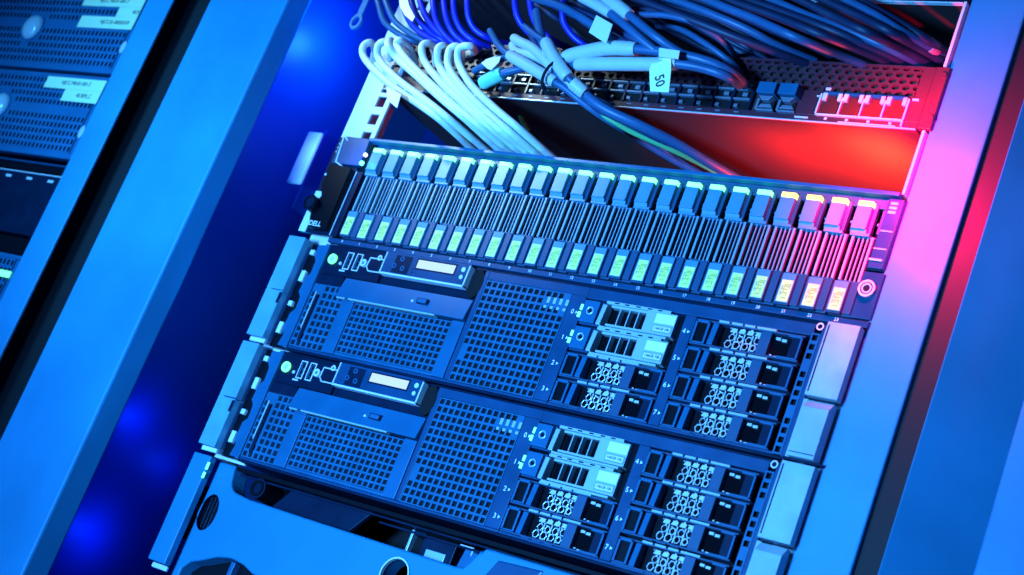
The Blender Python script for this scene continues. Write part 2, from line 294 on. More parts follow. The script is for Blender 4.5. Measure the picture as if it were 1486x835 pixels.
 ('patch_cable', [(-104.6, -30.0, 138.9), (-92.9, -34.0, 141.6), (-83.5, -36.0, 143.1), (-74.0, -38.0, 146.8), (-64.0, -40.0, 149.4), (-58.7, -36.0, 153.2)], 2.6, 'cable_azure', 'blue cable with a short white plug sleeve beside the white bundle', [('sleeve', 0.3, 0.5, 4.4)]),
 ('patch_cable', [(-88.5, -34.0, 126.9), (-78.0, -36.0, 131.3), (-68.3, -38.0, 134.5), (-57.4, -36.0, 139.6), (-49.9, -30.0, 146.3), (-49.0, -20.0, 156.8)], 3.0, 'cable_azure', 'dark cable ending in a turquoise boot left of the tie', [('boot', 0.0, 0.38, 5.2)]),
 ('patch_cable', [(-24.3, -40.0, 142.1), (-11.6, -46.0, 145.6), (5.2, -50.0, 147.9), (25.2, -52.0, 150.8), (44.6, -52.0, 151.3), (65.8, -50.0, 151.4), (85.6, -46.0, 151.3), (101.2, -40.0, 150.5), (111.7, -30.0, 149.5), (111.5, -10.0, 152.3)], 3.4, 'cable_azure', 'blue cable with a long pale sleeve, upper of the two level sleeves above the switch', [('sleeve', 0.1, 0.46, 5.2), ('flag_top', 0.6, 0.7, 5.5)]),
 ('patch_cable', [(-21.7, -36.0, 142.3), (-4.0, -44.0, 140.8), (17.3, -48.0, 140.4), (43.0, -50.0, 140.6), (66.5, -50.0, 141.8), (83.3, -48.0, 143.9), (99.9, -42.0, 144.7), (112.7, -34.0, 144.2), (109.8, -14.0, 149.9)], 3.2, 'cable_azure', 'blue cable with a white numbered flag hanging from its pale sleeve', [('sleeve', 0.14, 0.6, 4.8), ('flag50', 0.5, 0.6, 0)]),
 ('patch_cable', [(-32.1, -56.0, 195.1), (-3.9, -58.0, 184.7), (22.3, -60.0, 173.1), (44.1, -58.0, 161.1), (60.2, -52.0, 152.5), (72.7, -44.0, 149.6), (85.9, -34.0, 150.2)], 3.0, 'cable_azure', 'blue cable dropping from the top edge, left of the sleeved one', [('sleeve', 0.12, 0.33, 3.8)]),
 ('patch_cable', [(1.1, -58.0, 192.9), (20.1, -60.0, 182.5), (41.3, -60.0, 170.6), (62.6, -58.0, 158.8), (75.9, -50.0, 153.7), (88.6, -40.0, 151.3)], 3.0, 'cable_azure', 'blue cable with a white sleeve cut off by the top edge of the picture', [('sleeve', 0.0, 0.36, 4.6)]),
 ('patch_cable', [(-82.5, -48.0, 199.2), (-58.7, -50.0, 190.1), (-33.2, -52.0, 183.7), (-6.4, -54.0, 172.8), (14.8, -52.0, 163.7), (31.9, -46.0, 157.9), (47.2, -38.0, 157.3)], 3.0, 'cable_azure', 'blue cable with a square white flag near the tied bundle', [('flagsq', 0.56, 0.7, 0)]),
 ('patch_cable', [(-74.6, -44.0, 200.3), (-50.3, -46.0, 189.6), (-17.1, -48.0, 181.1), (16.7, -46.0, 170.7), (40.9, -42.0, 162.4), (56.6, -34.0, 160.7)], 2.8, 'cable_deepazure', 'dark blue cable behind the square white flag', []),
 ('network_cable', [(37.1, -52.0, 177.9), (59.1, -51.5, 178.4), (80.2, -48.2, 176.3), (92.0, -39.3, 174.0), (95.4, -21.8, 174.2), (86.4, 7.0, 181.1)], 2.2, 'cable_azure', 'first from the left of the dark blue cables fanning out above the perforated switch', []),
 ('network_cable', [(35.0, -25.0, 186.1), (55.3, -24.7, 183.9), (74.9, -23.0, 176.4), (90.8, -18.1, 169.3), (100.2, -8.6, 164.7), (99.9, 7.0, 161.6)], 2.2, 'cable_azure', 'second from the left of the dark blue cables fanning out above the perforated switch', []),
 ('network_cable', [(24.8, -43.0, 187.2), (50.7, -42.6, 187.4), (75.8, -39.8, 184.6), (97.2, -32.2, 179.3), (110.2, -17.4, 178.3), (111.9, 7.0, 184.0)], 2.2, 'cable_run', 'third from the left of the dark blue cables fanning out above the perforated switch', []),
 ('network_cable', [(8.4, -25.0, 202.2), (31.7, -24.7, 202.3), (54.6, -23.0, 200.1), (76.3, -18.1, 195.2), (96.5, -8.6, 191.7), (116.1, 7.0, 188.6)], 2.8, 'cable_run', 'fourth from the left of the dark blue cables fanning out above the perforated switch', []),
 ('network_cable', [(4.1, -34.0, 200.4), (35.0, -33.7, 198.2), (64.5, -31.4, 194.2), (90.4, -25.1, 188.1), (112.3, -13.0, 183.4), (122.4, 7.0, 184.6)], 2.2, 'cable_run', 'fifth from the left of the dark blue cables fanning out above the perforated switch', []),
 ('network_cable', [(20.6, -52.0, 194.0), (53.7, -51.5, 184.2), (83.3, -48.2, 176.4), (111.4, -39.3, 171.0), (132.8, -21.8, 171.4), (147.1, 7.0, 178.2)], 2.8, 'cable_run', 'sixth from the left of the dark blue cables fanning out above the perforated switch', []),
 ('network_cable', [(32.2, -43.0, 201.7), (60.6, -42.6, 194.8), (90.6, -39.8, 186.6), (113.1, -32.2, 181.5), (130.9, -17.4, 178.5), (145.6, 7.0, 182.7)], 2.8, 'cable_azure', 'seventh from the left of the dark blue cables fanning out above the perforated switch', []),
 ('network_cable', [(41.2, -34.0, 207.8), (72.7, -33.7, 200.9), (99.1, -31.4, 193.8), (132.4, -25.1, 184.4), (146.2, -13.0, 184.9), (155.6, 7.0, 187.8)], 2.8, 'cable_run', 'eighth from the left of the dark blue cables fanning out above the perforated switch', []),
 ('network_cable', [(63.3, -52.0, 200.5), (102.2, -52.0, 186.5), (129.8, -52.0, 177.6), (165.5, -52.0, 164.7), (177.1, -16.0, 174.6), (188.6, 14.0, 182.1), (188.0, 62.0, 199.6)], 2.8, 'cable_azure', 'ninth from the left of the dark blue cables fanning out above the perforated switch', []),
 ('network_cable', [(64.8, -43.0, 206.4), (102.6, -43.0, 195.6), (138.7, -43.0, 185.2), (173.6, -43.0, 173.7), (191.0, -16.0, 178.5), (202.5, 14.0, 186.1), (202.3, 62.0, 203.8)], 2.8, 'cable_run', 'tenth from the left of the dark blue cables fanning out above the perforated switch', []),
 ('network_cable', [(75.0, -34.0, 212.5), (107.0, -34.0, 203.1), (139.6, -34.0, 193.4), (174.4, -34.0, 182.5), (197.7, -16.0, 181.2), (212.8, 14.0, 186.6), (212.8, 62.0, 204.5)], 2.8, 'cable_run', 'eleventh from the left of the dark blue cables fanning out above the perforated switch', []),
 ('network_cable', [(93.6, -25.0, 218.8), (118.6, -25.0, 209.2), (149.9, -25.0, 197.8), (184.4, -25.0, 187.0), (209.6, -16.0, 181.0), (221.6, 14.0, 187.1), (221.8, 62.0, 205.0)], 2.8, 'cable_azure', 'twelfth from the left of the dark blue cables fanning out above the perforated switch', []),
 ('network_cable', [(133.7, -52.0, 202.0), (157.3, -52.0, 192.9), (185.5, -52.0, 181.1), (212.5, -52.0, 170.5), (218.3, -16.0, 181.4), (227.4, 14.0, 187.4), (227.7, 62.0, 205.4)], 2.8, 'cable_run', 'thirteenth from the left of the dark blue cables fanning out above the perforated switch', []),
 ('network_cable', [(146.4, -43.0, 208.1), (168.1, -43.0, 199.0), (194.2, -43.0, 188.6), (221.2, -43.0, 177.2), (226.1, -16.0, 184.1), (235.5, 14.0, 189.5), (236.1, 62.0, 207.5)], 2.8, 'cable_run', 'fourteenth from the left of the dark blue cables fanning out above the perforated switch', []),
 ('network_cable', [(154.5, -34.0, 214.2), (175.8, -34.0, 205.8), (200.2, -34.0, 195.3), (221.2, -34.0, 184.4), (229.7, -16.0, 186.6), (234.1, 14.0, 194.1), (234.7, 62.0, 212.4)], 2.8, 'cable_azure', 'fifteenth from the left of the dark blue cables fanning out above the perforated switch', [('collar', 0.72, 0.76, 3.9)]),
 ('network_cable', [(161.1, -25.0, 220.2), (179.3, -25.0, 211.7), (200.5, -25.0, 201.9), (221.4, -25.0, 191.6), (233.5, -16.0, 188.3), (233.9, 14.0, 197.3), (234.5, 62.0, 215.7)], 2.8, 'cable_run', 'sixteenth from the left of the dark blue cables fanning out above the perforated switch', []),
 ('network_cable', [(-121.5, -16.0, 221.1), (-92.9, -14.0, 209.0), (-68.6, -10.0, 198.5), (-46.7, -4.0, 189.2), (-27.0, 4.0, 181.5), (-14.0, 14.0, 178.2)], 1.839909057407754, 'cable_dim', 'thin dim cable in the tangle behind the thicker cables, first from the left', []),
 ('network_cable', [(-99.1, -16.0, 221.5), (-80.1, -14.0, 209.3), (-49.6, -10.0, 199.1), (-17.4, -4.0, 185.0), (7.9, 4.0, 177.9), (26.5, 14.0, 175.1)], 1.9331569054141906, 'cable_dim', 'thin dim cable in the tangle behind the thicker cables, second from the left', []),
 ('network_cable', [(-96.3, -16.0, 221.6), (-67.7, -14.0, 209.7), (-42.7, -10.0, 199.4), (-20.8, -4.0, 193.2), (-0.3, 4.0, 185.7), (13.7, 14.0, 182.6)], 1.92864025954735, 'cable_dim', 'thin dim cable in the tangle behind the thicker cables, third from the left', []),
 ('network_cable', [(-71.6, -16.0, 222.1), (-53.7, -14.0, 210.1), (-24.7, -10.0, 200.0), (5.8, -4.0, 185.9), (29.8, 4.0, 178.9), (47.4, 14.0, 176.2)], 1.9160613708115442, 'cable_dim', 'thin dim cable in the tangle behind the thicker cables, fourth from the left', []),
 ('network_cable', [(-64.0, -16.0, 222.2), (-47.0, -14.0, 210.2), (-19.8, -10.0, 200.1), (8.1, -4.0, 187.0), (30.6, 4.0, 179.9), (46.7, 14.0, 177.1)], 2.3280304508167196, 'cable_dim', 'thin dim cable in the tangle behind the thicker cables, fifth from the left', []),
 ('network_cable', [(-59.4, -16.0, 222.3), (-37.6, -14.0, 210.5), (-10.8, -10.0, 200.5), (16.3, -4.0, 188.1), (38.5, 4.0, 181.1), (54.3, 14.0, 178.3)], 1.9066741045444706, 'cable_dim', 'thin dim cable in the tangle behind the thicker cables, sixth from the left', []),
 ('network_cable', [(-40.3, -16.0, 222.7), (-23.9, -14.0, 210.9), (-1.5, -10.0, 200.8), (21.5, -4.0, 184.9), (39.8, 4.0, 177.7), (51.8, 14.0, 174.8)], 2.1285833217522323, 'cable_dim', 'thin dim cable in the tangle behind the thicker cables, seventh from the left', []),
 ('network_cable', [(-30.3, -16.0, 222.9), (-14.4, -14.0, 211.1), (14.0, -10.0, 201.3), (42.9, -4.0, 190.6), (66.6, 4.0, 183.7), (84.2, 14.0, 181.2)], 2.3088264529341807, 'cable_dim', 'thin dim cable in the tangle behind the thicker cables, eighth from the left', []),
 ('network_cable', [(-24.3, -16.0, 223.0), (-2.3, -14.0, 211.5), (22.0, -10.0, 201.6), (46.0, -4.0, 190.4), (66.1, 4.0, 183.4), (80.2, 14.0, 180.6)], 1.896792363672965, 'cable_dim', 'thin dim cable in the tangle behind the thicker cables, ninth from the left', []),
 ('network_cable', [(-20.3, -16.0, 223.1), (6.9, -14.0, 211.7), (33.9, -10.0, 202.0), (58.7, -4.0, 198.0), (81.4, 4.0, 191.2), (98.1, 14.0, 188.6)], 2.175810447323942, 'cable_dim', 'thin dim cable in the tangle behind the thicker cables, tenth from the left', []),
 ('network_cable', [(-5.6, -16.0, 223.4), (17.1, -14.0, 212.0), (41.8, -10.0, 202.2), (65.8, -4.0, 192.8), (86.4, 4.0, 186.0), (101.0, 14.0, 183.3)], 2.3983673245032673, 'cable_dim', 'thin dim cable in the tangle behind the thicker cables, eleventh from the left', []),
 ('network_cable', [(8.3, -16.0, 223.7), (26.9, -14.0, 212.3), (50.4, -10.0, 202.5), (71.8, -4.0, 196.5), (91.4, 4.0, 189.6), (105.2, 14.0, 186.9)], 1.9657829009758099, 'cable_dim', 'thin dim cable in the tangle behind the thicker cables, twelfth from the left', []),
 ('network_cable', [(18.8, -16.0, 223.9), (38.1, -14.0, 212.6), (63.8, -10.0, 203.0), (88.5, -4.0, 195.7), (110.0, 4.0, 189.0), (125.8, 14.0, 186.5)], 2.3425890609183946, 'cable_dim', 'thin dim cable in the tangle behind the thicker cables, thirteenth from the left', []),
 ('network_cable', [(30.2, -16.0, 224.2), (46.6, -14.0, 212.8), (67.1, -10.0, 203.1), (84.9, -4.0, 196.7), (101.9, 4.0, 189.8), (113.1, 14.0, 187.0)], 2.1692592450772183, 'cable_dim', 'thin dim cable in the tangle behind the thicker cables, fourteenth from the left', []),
 ('patch_cable', [(-101.7, 20.0, 166.0), (-112.1, 24.0, 160.2), (-116.1, 26.0, 151.8), (-115.3, 28.0, 141.4), (-111.2, 32.0, 132.4)], 2.2, 'cable_deepazure', 'dark cable arching down behind the tied bundle, left of a similar one', []),
 ('patch_cable', [(-85.3, 14.0, 161.1), (-98.4, 20.0, 158.7), (-102.9, 24.0, 151.5), (-100.9, 26.0, 141.2), (-95.7, 28.0, 132.4), (-88.1, 32.0, 123.9)], 2.2, 'cable_green', 'dark green cable arching down behind the tied bundle into the gap', []),
]

# ------------------------------------------------------------------ cabinets
cab = thing('server_cabinet', (0, 0, -330), 'centre server cabinet, blue lit posts framing the stack of servers and the cables', 'cabinet', 'server cabinets side by side')
O = (0, 0, 330)
def part(name, mats, parent, o, fn, bevel=0.):
    m = MB(o); fn(m); return m.build(name, mats, parent, bevel)
part('post', 'post_paint', cab, O, lambda m: m.box(-443, -346, -420, 420, -20, 4), 2.0)
part('post', 'post_paint', cab, O, lambda m: m.box(243.5, 281, -420, 420, 2, 40), 1.2)
part('side_panel', 'inner_paint', cab, O, lambda m: m.box(-436, -430, -420, 420, 4, 640), .6)
part('side_panel', 'inner_paint', cab, O, lambda m: m.box(268, 276, -420, 420, 40, 640), 0)
part('back_panel', 'void', cab, O, lambda m: m.box(-430, 268, -420, 420, 640, 646))
def rail(x0, x1, hx, m, za=86, zb=330, y=1):
    # flat punched strip: three square holes per rack unit
    zs = []
    z = 85.0
    while z < 320: zs += [z + 6.4, z + 22.2, z + 38.0]; z += 44.45
    last = za
    for c in zs:
        m.box(x0, hx, last, c - 4.7, 1, 3); m.box(hx + 9.4, x1, last, c - 4.7, 1, 3); m.box(hx, hx + 9.4, last, c - 4.7, 1, 3)
        m.box(x0, hx, c - 4.7, c + 4.7, 1, 3); m.box(hx + 9.4, x1, c - 4.7, c + 4.7, 1, 3)
        last = c + 4.7
    m.box(x0, x1, last, zb, 1, 3)
    m.box(x0, x0 + 2, -178, 330, 12, 40); m.box(x0, x1, -178, 86, 12, 14)
part('mounting_rail', 'rail_white', cab, O, lambda m: rail(-241, -206, -220, m))
part('mounting_rail', 'rail_white', cab, O, lambda m: (m.box(241.2, 243, 88.6, 133, -2, 30), m.box(241.2, 243, 178.4, 226, -2, 30), m.box(224, 240.5, -330, 88, 14, 16)))
part('cable_duct', 'inner_paint', cab, O, lambda m: (m.box(-395, -392, 70, 150, 120, 150), m.box(-330, -326, -330, 330, 120, 170)), .5)
rectp = part('pale_plate', 'rail_white', cab, O, lambda m: m.box(-388, -370, 84, 136, 96, 100), 2)  # pale plate standing in front of the left side panel

lcab = thing('server_cabinet', (-600, 0, -330), 'left server cabinet holding the perforated units with round button caps', 'cabinet', 'server cabinets side by side')
O2 = (600, 0, 330)
part('post', 'post_paint', lcab, O2, lambda m: m.box(-541, -506, -420, 420, -10, -7.5), .8)
part('gap_shade_strip', 'gap_shade', lcab, O2, lambda m: m.box(-548, -443.5, -420, 420, 14, 18))  # added dark strip for the shade of the empty gap
part('side_panel', 'void', lcab, O2, lambda m: m.box(-512, -506, -420, 420, 19, 600))
rcab = thing('server_cabinet', (380, 0, -330), 'right neighbouring cabinet, only its plain blue frame showing past the dark gap', 'cabinet', 'server cabinets side by side')
O3 = (-380, 0, 330)
part('gap_shade_strip', 'gap_shade', rcab, O3, lambda m: m.box(281.5, 295, -420, 420, 6, 12))  # dark strip added here too, shade of the right gap
part('post', 'post_paint', rcab, O3, lambda m: m.add([(295.5, 4, -420), (347, 62, -420), (347, 70, -420), (295.5, 70, -420), (295.5, 4, 420), (347, 62, 420), (347, 70, 420), (295.5, 70, 420)], [(0, 1, 5, 4), (1, 2, 6, 5), (2, 3, 7, 6), (3, 0, 4, 7), (4, 5, 6, 7), (3, 2, 1, 0)]), 1.0)
part('door_edge', 'post_paint', rcab, O3, lambda m: m.box(350.8, 470, -420, 420, -5, 12), 1.5)

# ------------------------------------------------------------------ 2U server with optical drive and eight bays
def hex_ring(m, x, z, r, t, y0, y1, mi=0):
    m.ring(x, z, r - t, r, y0, y1, 6, mi, 1.12)
def make_blank(parent, loc, seed):
    rnd = random.Random(seed)
    b = MB()
    b.box(0, 77.5, 0, 17.2, 6, 9, 1)                                   # dark back
    b.box(0, 77.5, 0, 1.1, -.5, 7, 0); b.box(0, 77.5, 16.1, 17.2, -.3, 7, 0)
    for a, c in ((17, 24.5), (26, 34), (35.5, 43), (44.5, 58)): b.box(a, c, 16.6, 18.0, -1.8, 2, 2)
    for a in (18, 27, 36.5): b.box(a, a + 6.5, -.6, .3, -1.4, 2, 0)
    b.box(47, 54.5, 1.1, 16.1, .5, 7, 0)
    d = b.build('drive_blank', ['drive_side', 'black_plastic', 'metal_clip'], parent, .25); d.location = Vector(loc) * S
    h = MB(); h.box(.5, 11.2, 1.2, 16.2, .5, 6, 1); h.box(.5, 2.2, 1.2, 16.2, -1.4, 1, 0); h.box(.5, 11.2, 14.8, 16.4, -1.4, 1, 0); h.box(9.6, 11.2, 1.2, 16.4, -1.4, 1, 0)
    h.box(1.5, 10.5, 1.2, 2.2, -.6, 1, 0); h.ramp(13.4, 17.4, 1.0, 15.6, -2.2, -1.0, 5, 2)
    h.build('handle', ['server_mid', 'black_plastic', 'server_mid'], d, .3)
    c = MB()
    for k in range(4):
        x = 27 + k * 5.9
        dx = rnd.uniform(-.3, .3)
        if k < 3 or True:
            rr = rnd.uniform(2.2, 2.9); hex_ring(c, x + dx - .6, 4.4, rr, rnd.uniform(.4, .8), 1.2, 2.0); hex_ring(c, x + dx + .4, 9.2 + rnd.uniform(-.4, .4), rnd.uniform(1.8, 2.5), rnd.uniform(.35, .9), 1.9, 2.8)
            c.prism([(x - 1.6, 12.4), (x + 2.9, 12.4), (x + 3.2, 14.9), (x - .6, 15.1)], 1.0, 2.0)
            c.box(x + 2.2, x + 3.0, 2, 12.5, 2.4, 3.0)
            for q in range(3):
                a = x + rnd.uniform(-2, 2.4); z = rnd.uniform(10.6, 15.2); c.box(a, a + rnd.uniform(.6, 1.5), z, z + rnd.uniform(.4, .9), .6, 1.2)  # small bright slivers model the glints on the metal
    c.build('honeycomb_vent', ['metal_bright'], d, .12)
    f = MB(); f.box(55.2, 68.2, 1.2, 16.0, 4.2, 6, 0)
    f.box(68.6, 75.6, 1.4, 15.6, .8, 6, 3)
    f.box(66.8, 76.8, 15.0, 16.2, -1.4, 2, 2); f.box(75.6, 76.8, 1.0, 16, -1.4, 2, 2); f.box(63, 76.8, .6, 1.7, -1.4, 2, 2)
    f.box(57, 60.3, 12.9, 14.6, 2.6, 4.2, 1); f.box(61.2, 64.6, 12.3, 14.0, 2.6, 4.2, 1)  # bright boxes here and below model glints in the dark window
    f.box(56, 57.4, 2.1, 3.0, 2.6, 4.2, 1); f.box(58.6, 61.6, 1.6, 2.4, 2.6, 4.2, 1)
    f.build('latch_window', ['window_dark', 'metal_bright', 'server_mid', 'server_dark'], d, .2)
    return d
def make_drive(parent, loc):
    b = MB()
    b.box(0, 77.5, 0, 17.2, 6, 9, 1); b.box(0, 15, 0, 17.2, 0, 7, 0)
    b.box(17.5, 68, 16.2, 18.2, -2.4, 5, 2); b.box(17.5, 70, -.8, .6, -1.6, 5, 2)
    for a in (24, 32, 41, 50, 58): b.box(a, a + 3.6, 16.8, 17.7, -2.6, -2.3, 1)
    b.box(74.2, 77.5, 0, 17.2, 1, 7, 1)
    d = b.build('drive_carrier', ['server_face', 'black_plastic', 'metal_clip'], parent, .25); d.location = Vector(loc) * S
    h = MB(); h.box(.6, 13, 1, 16.4, -2.6, 0, 0); h.ring(7.2, 9.2, 2.0, 2.9, -3.1, -2.4, 20, 1); h.cyl(7.4, 9.0, 1.3, -3.0, -2.4, 16, 2)
    h.build('release_button', ['server_mid', 'metal_clip', 'black_plastic'], d, .3)
    l = MB(); l.ramp(15.2, 18.6, .6, 15.6, -3.4, -2.0, 5, 0); l.build('lever', ['metal_clip'], d, .4)
    g = MB(); g.box(22, 51, 14.2, 15.8, -1.8, 3, 0); g.box(22, 51, 1.2, 2.6, -1.8, 3, 0)
    for a in (29.3, 36.6, 43.8): g.box(a, a + .8, 2.6, 14.2, -1.6, 3, 0)
    g.box(50.2, 51, 2.6, 14.2, -1.6, 3, 0)
    g.box(22, 50.4, 2.4, 14.4, 3, 4, 1); g.build('vent_grille', ['metal_clip', 'window_dark'], d, .12)
    k = MB(); k.box(51.4, 74, 1, 16, -2.8, 5, 0); k.box(58.6, 73.6, 8.6, 15.0, -3.0, -2.78, 1); k.box(58.6, 73.4, 2.4, 7.4, -3.0, -2.78, 2)
    k.box(59.3, 72.6, 3.1, 6.7, -3.15, -2.98, 3)
    k.build('drive_label', ['metal_clip', 'label_paper', 'print_grey', 'line_light'], d, .2)
    text('lettering', '146GB 10k', 66, -3.16, 4.9, 2.5, 'print_dark', d)
    e = MB(); e.box(-2.6, -.6, 9.4, 13.4, -1.2, .5); e.box(-3.0, -1.0, 4.2, 8.0, -1.2, .5); e.build('status_light', ['led_small'], d, .3)
    return d

def make_server(zb, label):
    sv = thing('rack_server', (0, 0, zb), label, 'server', 'two-unit servers with a lit display, one above the other')
    H = 88.0; Q = (0, 0, H)                                           # coordinates below run from the top edge downwards
    def P(name, mats, fn, bevel=0., parent=None): 
        m = MB(Q); fn(m); return m.build(name, mats, parent or sv, bevel)
    P('chassis', ['server_dark'], lambda m: (m.box(-204, 221, -87.6, -.6, 10, 560), m.box(-204, 221, -1.6, -.5, .5, 10), m.box(-204, 221, -87.8, -86.4, 1.5, 10)))
    def face(m):
        m.box(-201, -142, -24.2, -1.8, 0, 9, 1)                       # dark control panel
        m.box(-142, -47, -24.2, -1.8, 2.4, 9, 1)
        m.box(-201, 43, -86.2, -84.4, -.2, 9, 0)                      # bottom lip
        m.box(-201, -175.5, -33, -24.4, .2, 9, 1)
        m.box(-45.6, 43.4, -8.0, -1.8, -.2, 9, 0)
        m.box(-47.0, -43.2, -84.2, -1.8, -.6, 9, 0)
        m.box(31.2, 43.2, -84.2, -8.2, -.3, 9, 0)
        m.box(43.6, 213, -9.4, -1.8, -.3, 9, 0)
        m.box(122.6, 130.6, -84.4, -9.6, -.3, 9, 0)
        m.box(43.4, 213, -86.2, -84.6, -.3, 9, 0)
        m.box(218.6, 222, -86.8, -1.8, -1.6, 9, 0)
        m.box(-205, -201.2, -87, -1.2, -1.6, 9, 2)
        m.box(43.6, 122.4, -84.4, -9.6, 9, 10, 3); m.box(130.8, 209, -84.4, -9.6, 9, 10, 3)
    P('front_bezel', ['server_face', 'server_dark', 'server_mid', 'void'], face, .35)
    def pillar(m):
        m.box(-166, -154, -84.2, -43.6, -1.6, 9, 0); m.box(-58.4, -47.4, -84.2, -42, -1.4, 9, 0); m.box(-153.8, -58.6, -84.2, -82, -.8, 9, 0)
        m.box(-166, -154, -43.6, -42.2, -1.6, 9, 0)
    P('pillar', ['server_mid'], pillar, .5)
    P('vent_mesh', ['mesh_metal', 'server_dark', 'void'], lambda m: m.grid(-153.6, -58.8, -81.8, -43.0, 18, 8, .68, .68, -.3, 2.0, 0, 0, shear=.05, back=2))
    P('vent_mesh', ['mesh_metal', 'server_dark', 'void'], lambda m: m.grid(-200.8, -166.4, -84.2, -33.2, 6, 9, .66, .68, -.2, 2.0, 0, 0, skip=lambda i, j: (i == 1 and 1 < j < 8) or (i < 2 and j > 7), back=2))
    P('vent_mesh', ['mesh_metal', 'server_dark', 'void'], lambda m: m.grid(-43, 31, -84.2, -8.4, 14, 14, .69, .69, -.3, 2.0, 0, 0, skip=lambda i, j: (i == 0 and j in (3, 4)) or (i > 9 and j == 12) or (i == 13 and j > 10), shear=.05, back=2))
    P('drive_map', ['led_cyan'], lambda m: [ (m.box(13 + 5.2 * i, 15.2 + 5.2 * i, -17.4, -13.0, -.7, -.2), m.box(12 + 5.4 * i, 14.2 + 5.4 * i, -21.4, -19.4, -.7, -.2)) for i in range(4)], .2)
    P('vent_bar', ['server_dark', 'metal_clip'], lambda m: (m.box(-193.2, -191, -80, -42, -2.2, 1, 0), m.box(-194.6, -193.4, -70, -40, -2.6, 1, 1)), .2)
    # controls, ports
    pb = P('power_button', ['led_small', 'line_light'], lambda m: (m.cyl(-193.4, -12.2, 2.6, -1.2, .2, 20, 1), m.ring(-193.4, -12.2, 2.5, 4.0, -1.5, .2, 24, 0)), 0)
    def ports(m):
        for x in (-177.5, -168.0):
            m.box(x - 3.2, x + 3.2, -18.6, -4.6, -.5, .3, 0); m.box(x - 2.4, x + 2.4, -17.8, -5.4, -.56, .3, 1); m.box(x - 1.1, x - .3, -16.8, -6.6, -.9, 0, 2)
            for q in (-7, -11.6, -16): m.box(x + .9, x + 1.9, q, q + 1.1, -.8, 0, 2)
    P('usb_port', ['line_light', 'void', 'server_mid'], ports, .15)
    def vga(m):
        m.ring(-160.4, -11.6, 1.3, 3.0, -2.4, 0, 20, 0); m.ring(-148.2, -5.2, .9, 2.2, -.6, .2, 20, 0)
        pts = [(-157, -6.2), (-143, -6.2), (-142.2, -8.4), (-143.6, -16.6), (-154.6, -16.6), (-157.6, -13.5)]
        for i in range(6):
            (a, b), (c, d) = pts[i], pts[(i + 1) % 6]; tube(m, [Vector((a, -.3, b)), Vector((c, -.3, d))], .55, 6, 0)
        m.box(-156.4, -143.4, -15.6, -7.4, -.15, .2, 1)
        m.cyl(-184.2, -14.6, 1.3, -.8, .2, 12, 0); m.box(-182.5, -177, -20.6, -19.4, -.6, .2, 0)
    P('video_port', ['line_light', 'server_dark'], vga)
    def lcdm(m):
        m.box(-138, -57.6, -17.6, -.9, -5.4, 2.4, 0)
        m.box(-138.4, -57.2, -18.6, -17.2, -6.0, 0, 1); m.box(-58.4, -57.2, -18.4, -2, -6.0, 0, 1); m.box(-138.4, -137.4, -18, -1.2, -6.0, 0, 1)
        for x, z in ((-121.4, -5.0), (-126.8, -11.0), (-118.2, -12.2)): m.ring(x, z, 1.1, 2.0, -5.9, -5.3, 14, 2)
        m.cyl(-62.6, -5.6, 1.9, -6.0, -5.2, 14, 3); m.cyl(-62.4, -11.4, 1.6, -6.0, -5.2, 14, 3)
        m.box(-128, -112, -16.4, -2.4, -5.5, -5.2, 4)
        m.box(-107.2, -69.2, -11.2, -2.4, -5.5, -5.2, 4)
    lm = P('display_module', ['server_face', 'line_light', 'server_mid', 'line_light', 'server_dark'], lcdm, .25)
    P('screen', ['lcd_lit'], lambda m: m.box(-105.8, -70.6, -10.0, -3.6, -5.9, -5.4), .2, lm)
    P('cable_hole', ['void'], lambda m: (m.cyl(-52.2, -12.5, 6.6, -.75, 2, 24, 0, rz=11),), 0)
    P('optical_drive', ['server_mid', 'metal_clip', 'server_dark', 'print_white'], lambda m: (m.ramp(-172.6, -48.4, -41.0, -25.0, -3.4, -.4, 8, 0), m.box(-160, -75, -42.0, -40.6, -3.0, 2, 1), m.box(-172.6, -164, -41.9, -40.9, -2.2, 2, 1),
        m.box(-94.6, -84.6, -35.4, -31.2, -4.2, 0, 2), m.box(-93.6, -85.6, -34.8, -31.8, -4.6, 0, 0), m.box(-100.4, -98.6, -34.8, -33.2, -3.2, 0, 3)), .3)
    # eight bays: left column has two drives and two blanks, right column four blanks
    first = [None, None]
    for c, x in enumerate((44.4, 131.2)):
        for r in range(4):
            z = H - 10.6 - 17.2 - 18.9 * r
            if c == 0 and r < 2:
                if first[0] is None: first[0] = make_drive(sv, (x, 0, z))
                else:
                    d = copy_tree(first[0], sv); d.location = Vector((x, 0, z)) * S
            else:
                if first[1] is None: first[1] = make_blank(sv, (x, 0, z), 3)
                else:
                    d = copy_tree(first[1], sv); d.location = Vector((x, 0, z)) * S
    for i in range(8):
        x = 36.6 if i < 4 else 125.2; z = H - 20.6 - 18.6 * (i % 4)
        text('bay_number', str(i), x, -.5, z, 4.6, 'print_white', sv, depth=.12)
    def arrows(m):
        for i in range(8):
            x = (39.2 if i < 4 else 127.6); z = -20.6 - 18.6 * (i % 4)
            m.prism([(x, z - 1.1), (x + 1.8, z), (x, z + 1.1)], -.55, -.2)
    P('bay_arrow', ['print_white'], arrows)
    P('square_holes', ['server_mid', 'server_dark', 'void'], lambda m: m.grid(212.6, 218.4, -86, -8, 1, 13, .62, .62, -1.4, 3, 0, 1, skip=lambda i, j: j in (4, 9), back=2))
    # ears
    def lear(m):
        m.box(-241.5, -223.8, -45.0, -.8, -6.4, 0, 0)
        m.box(-241.5, -223.8, -84.0, -46.0, -6.4, 0, 0); m.box(-241.5, -236.5, -46.4, -44.6, -6.0, 0, 0)
        m.box(-226, -223.6, -56, -47, -6.6, -6.2, 1)
        m.box(-240, -223.8, -87.6, -84.4, -2.6, 0, 2)
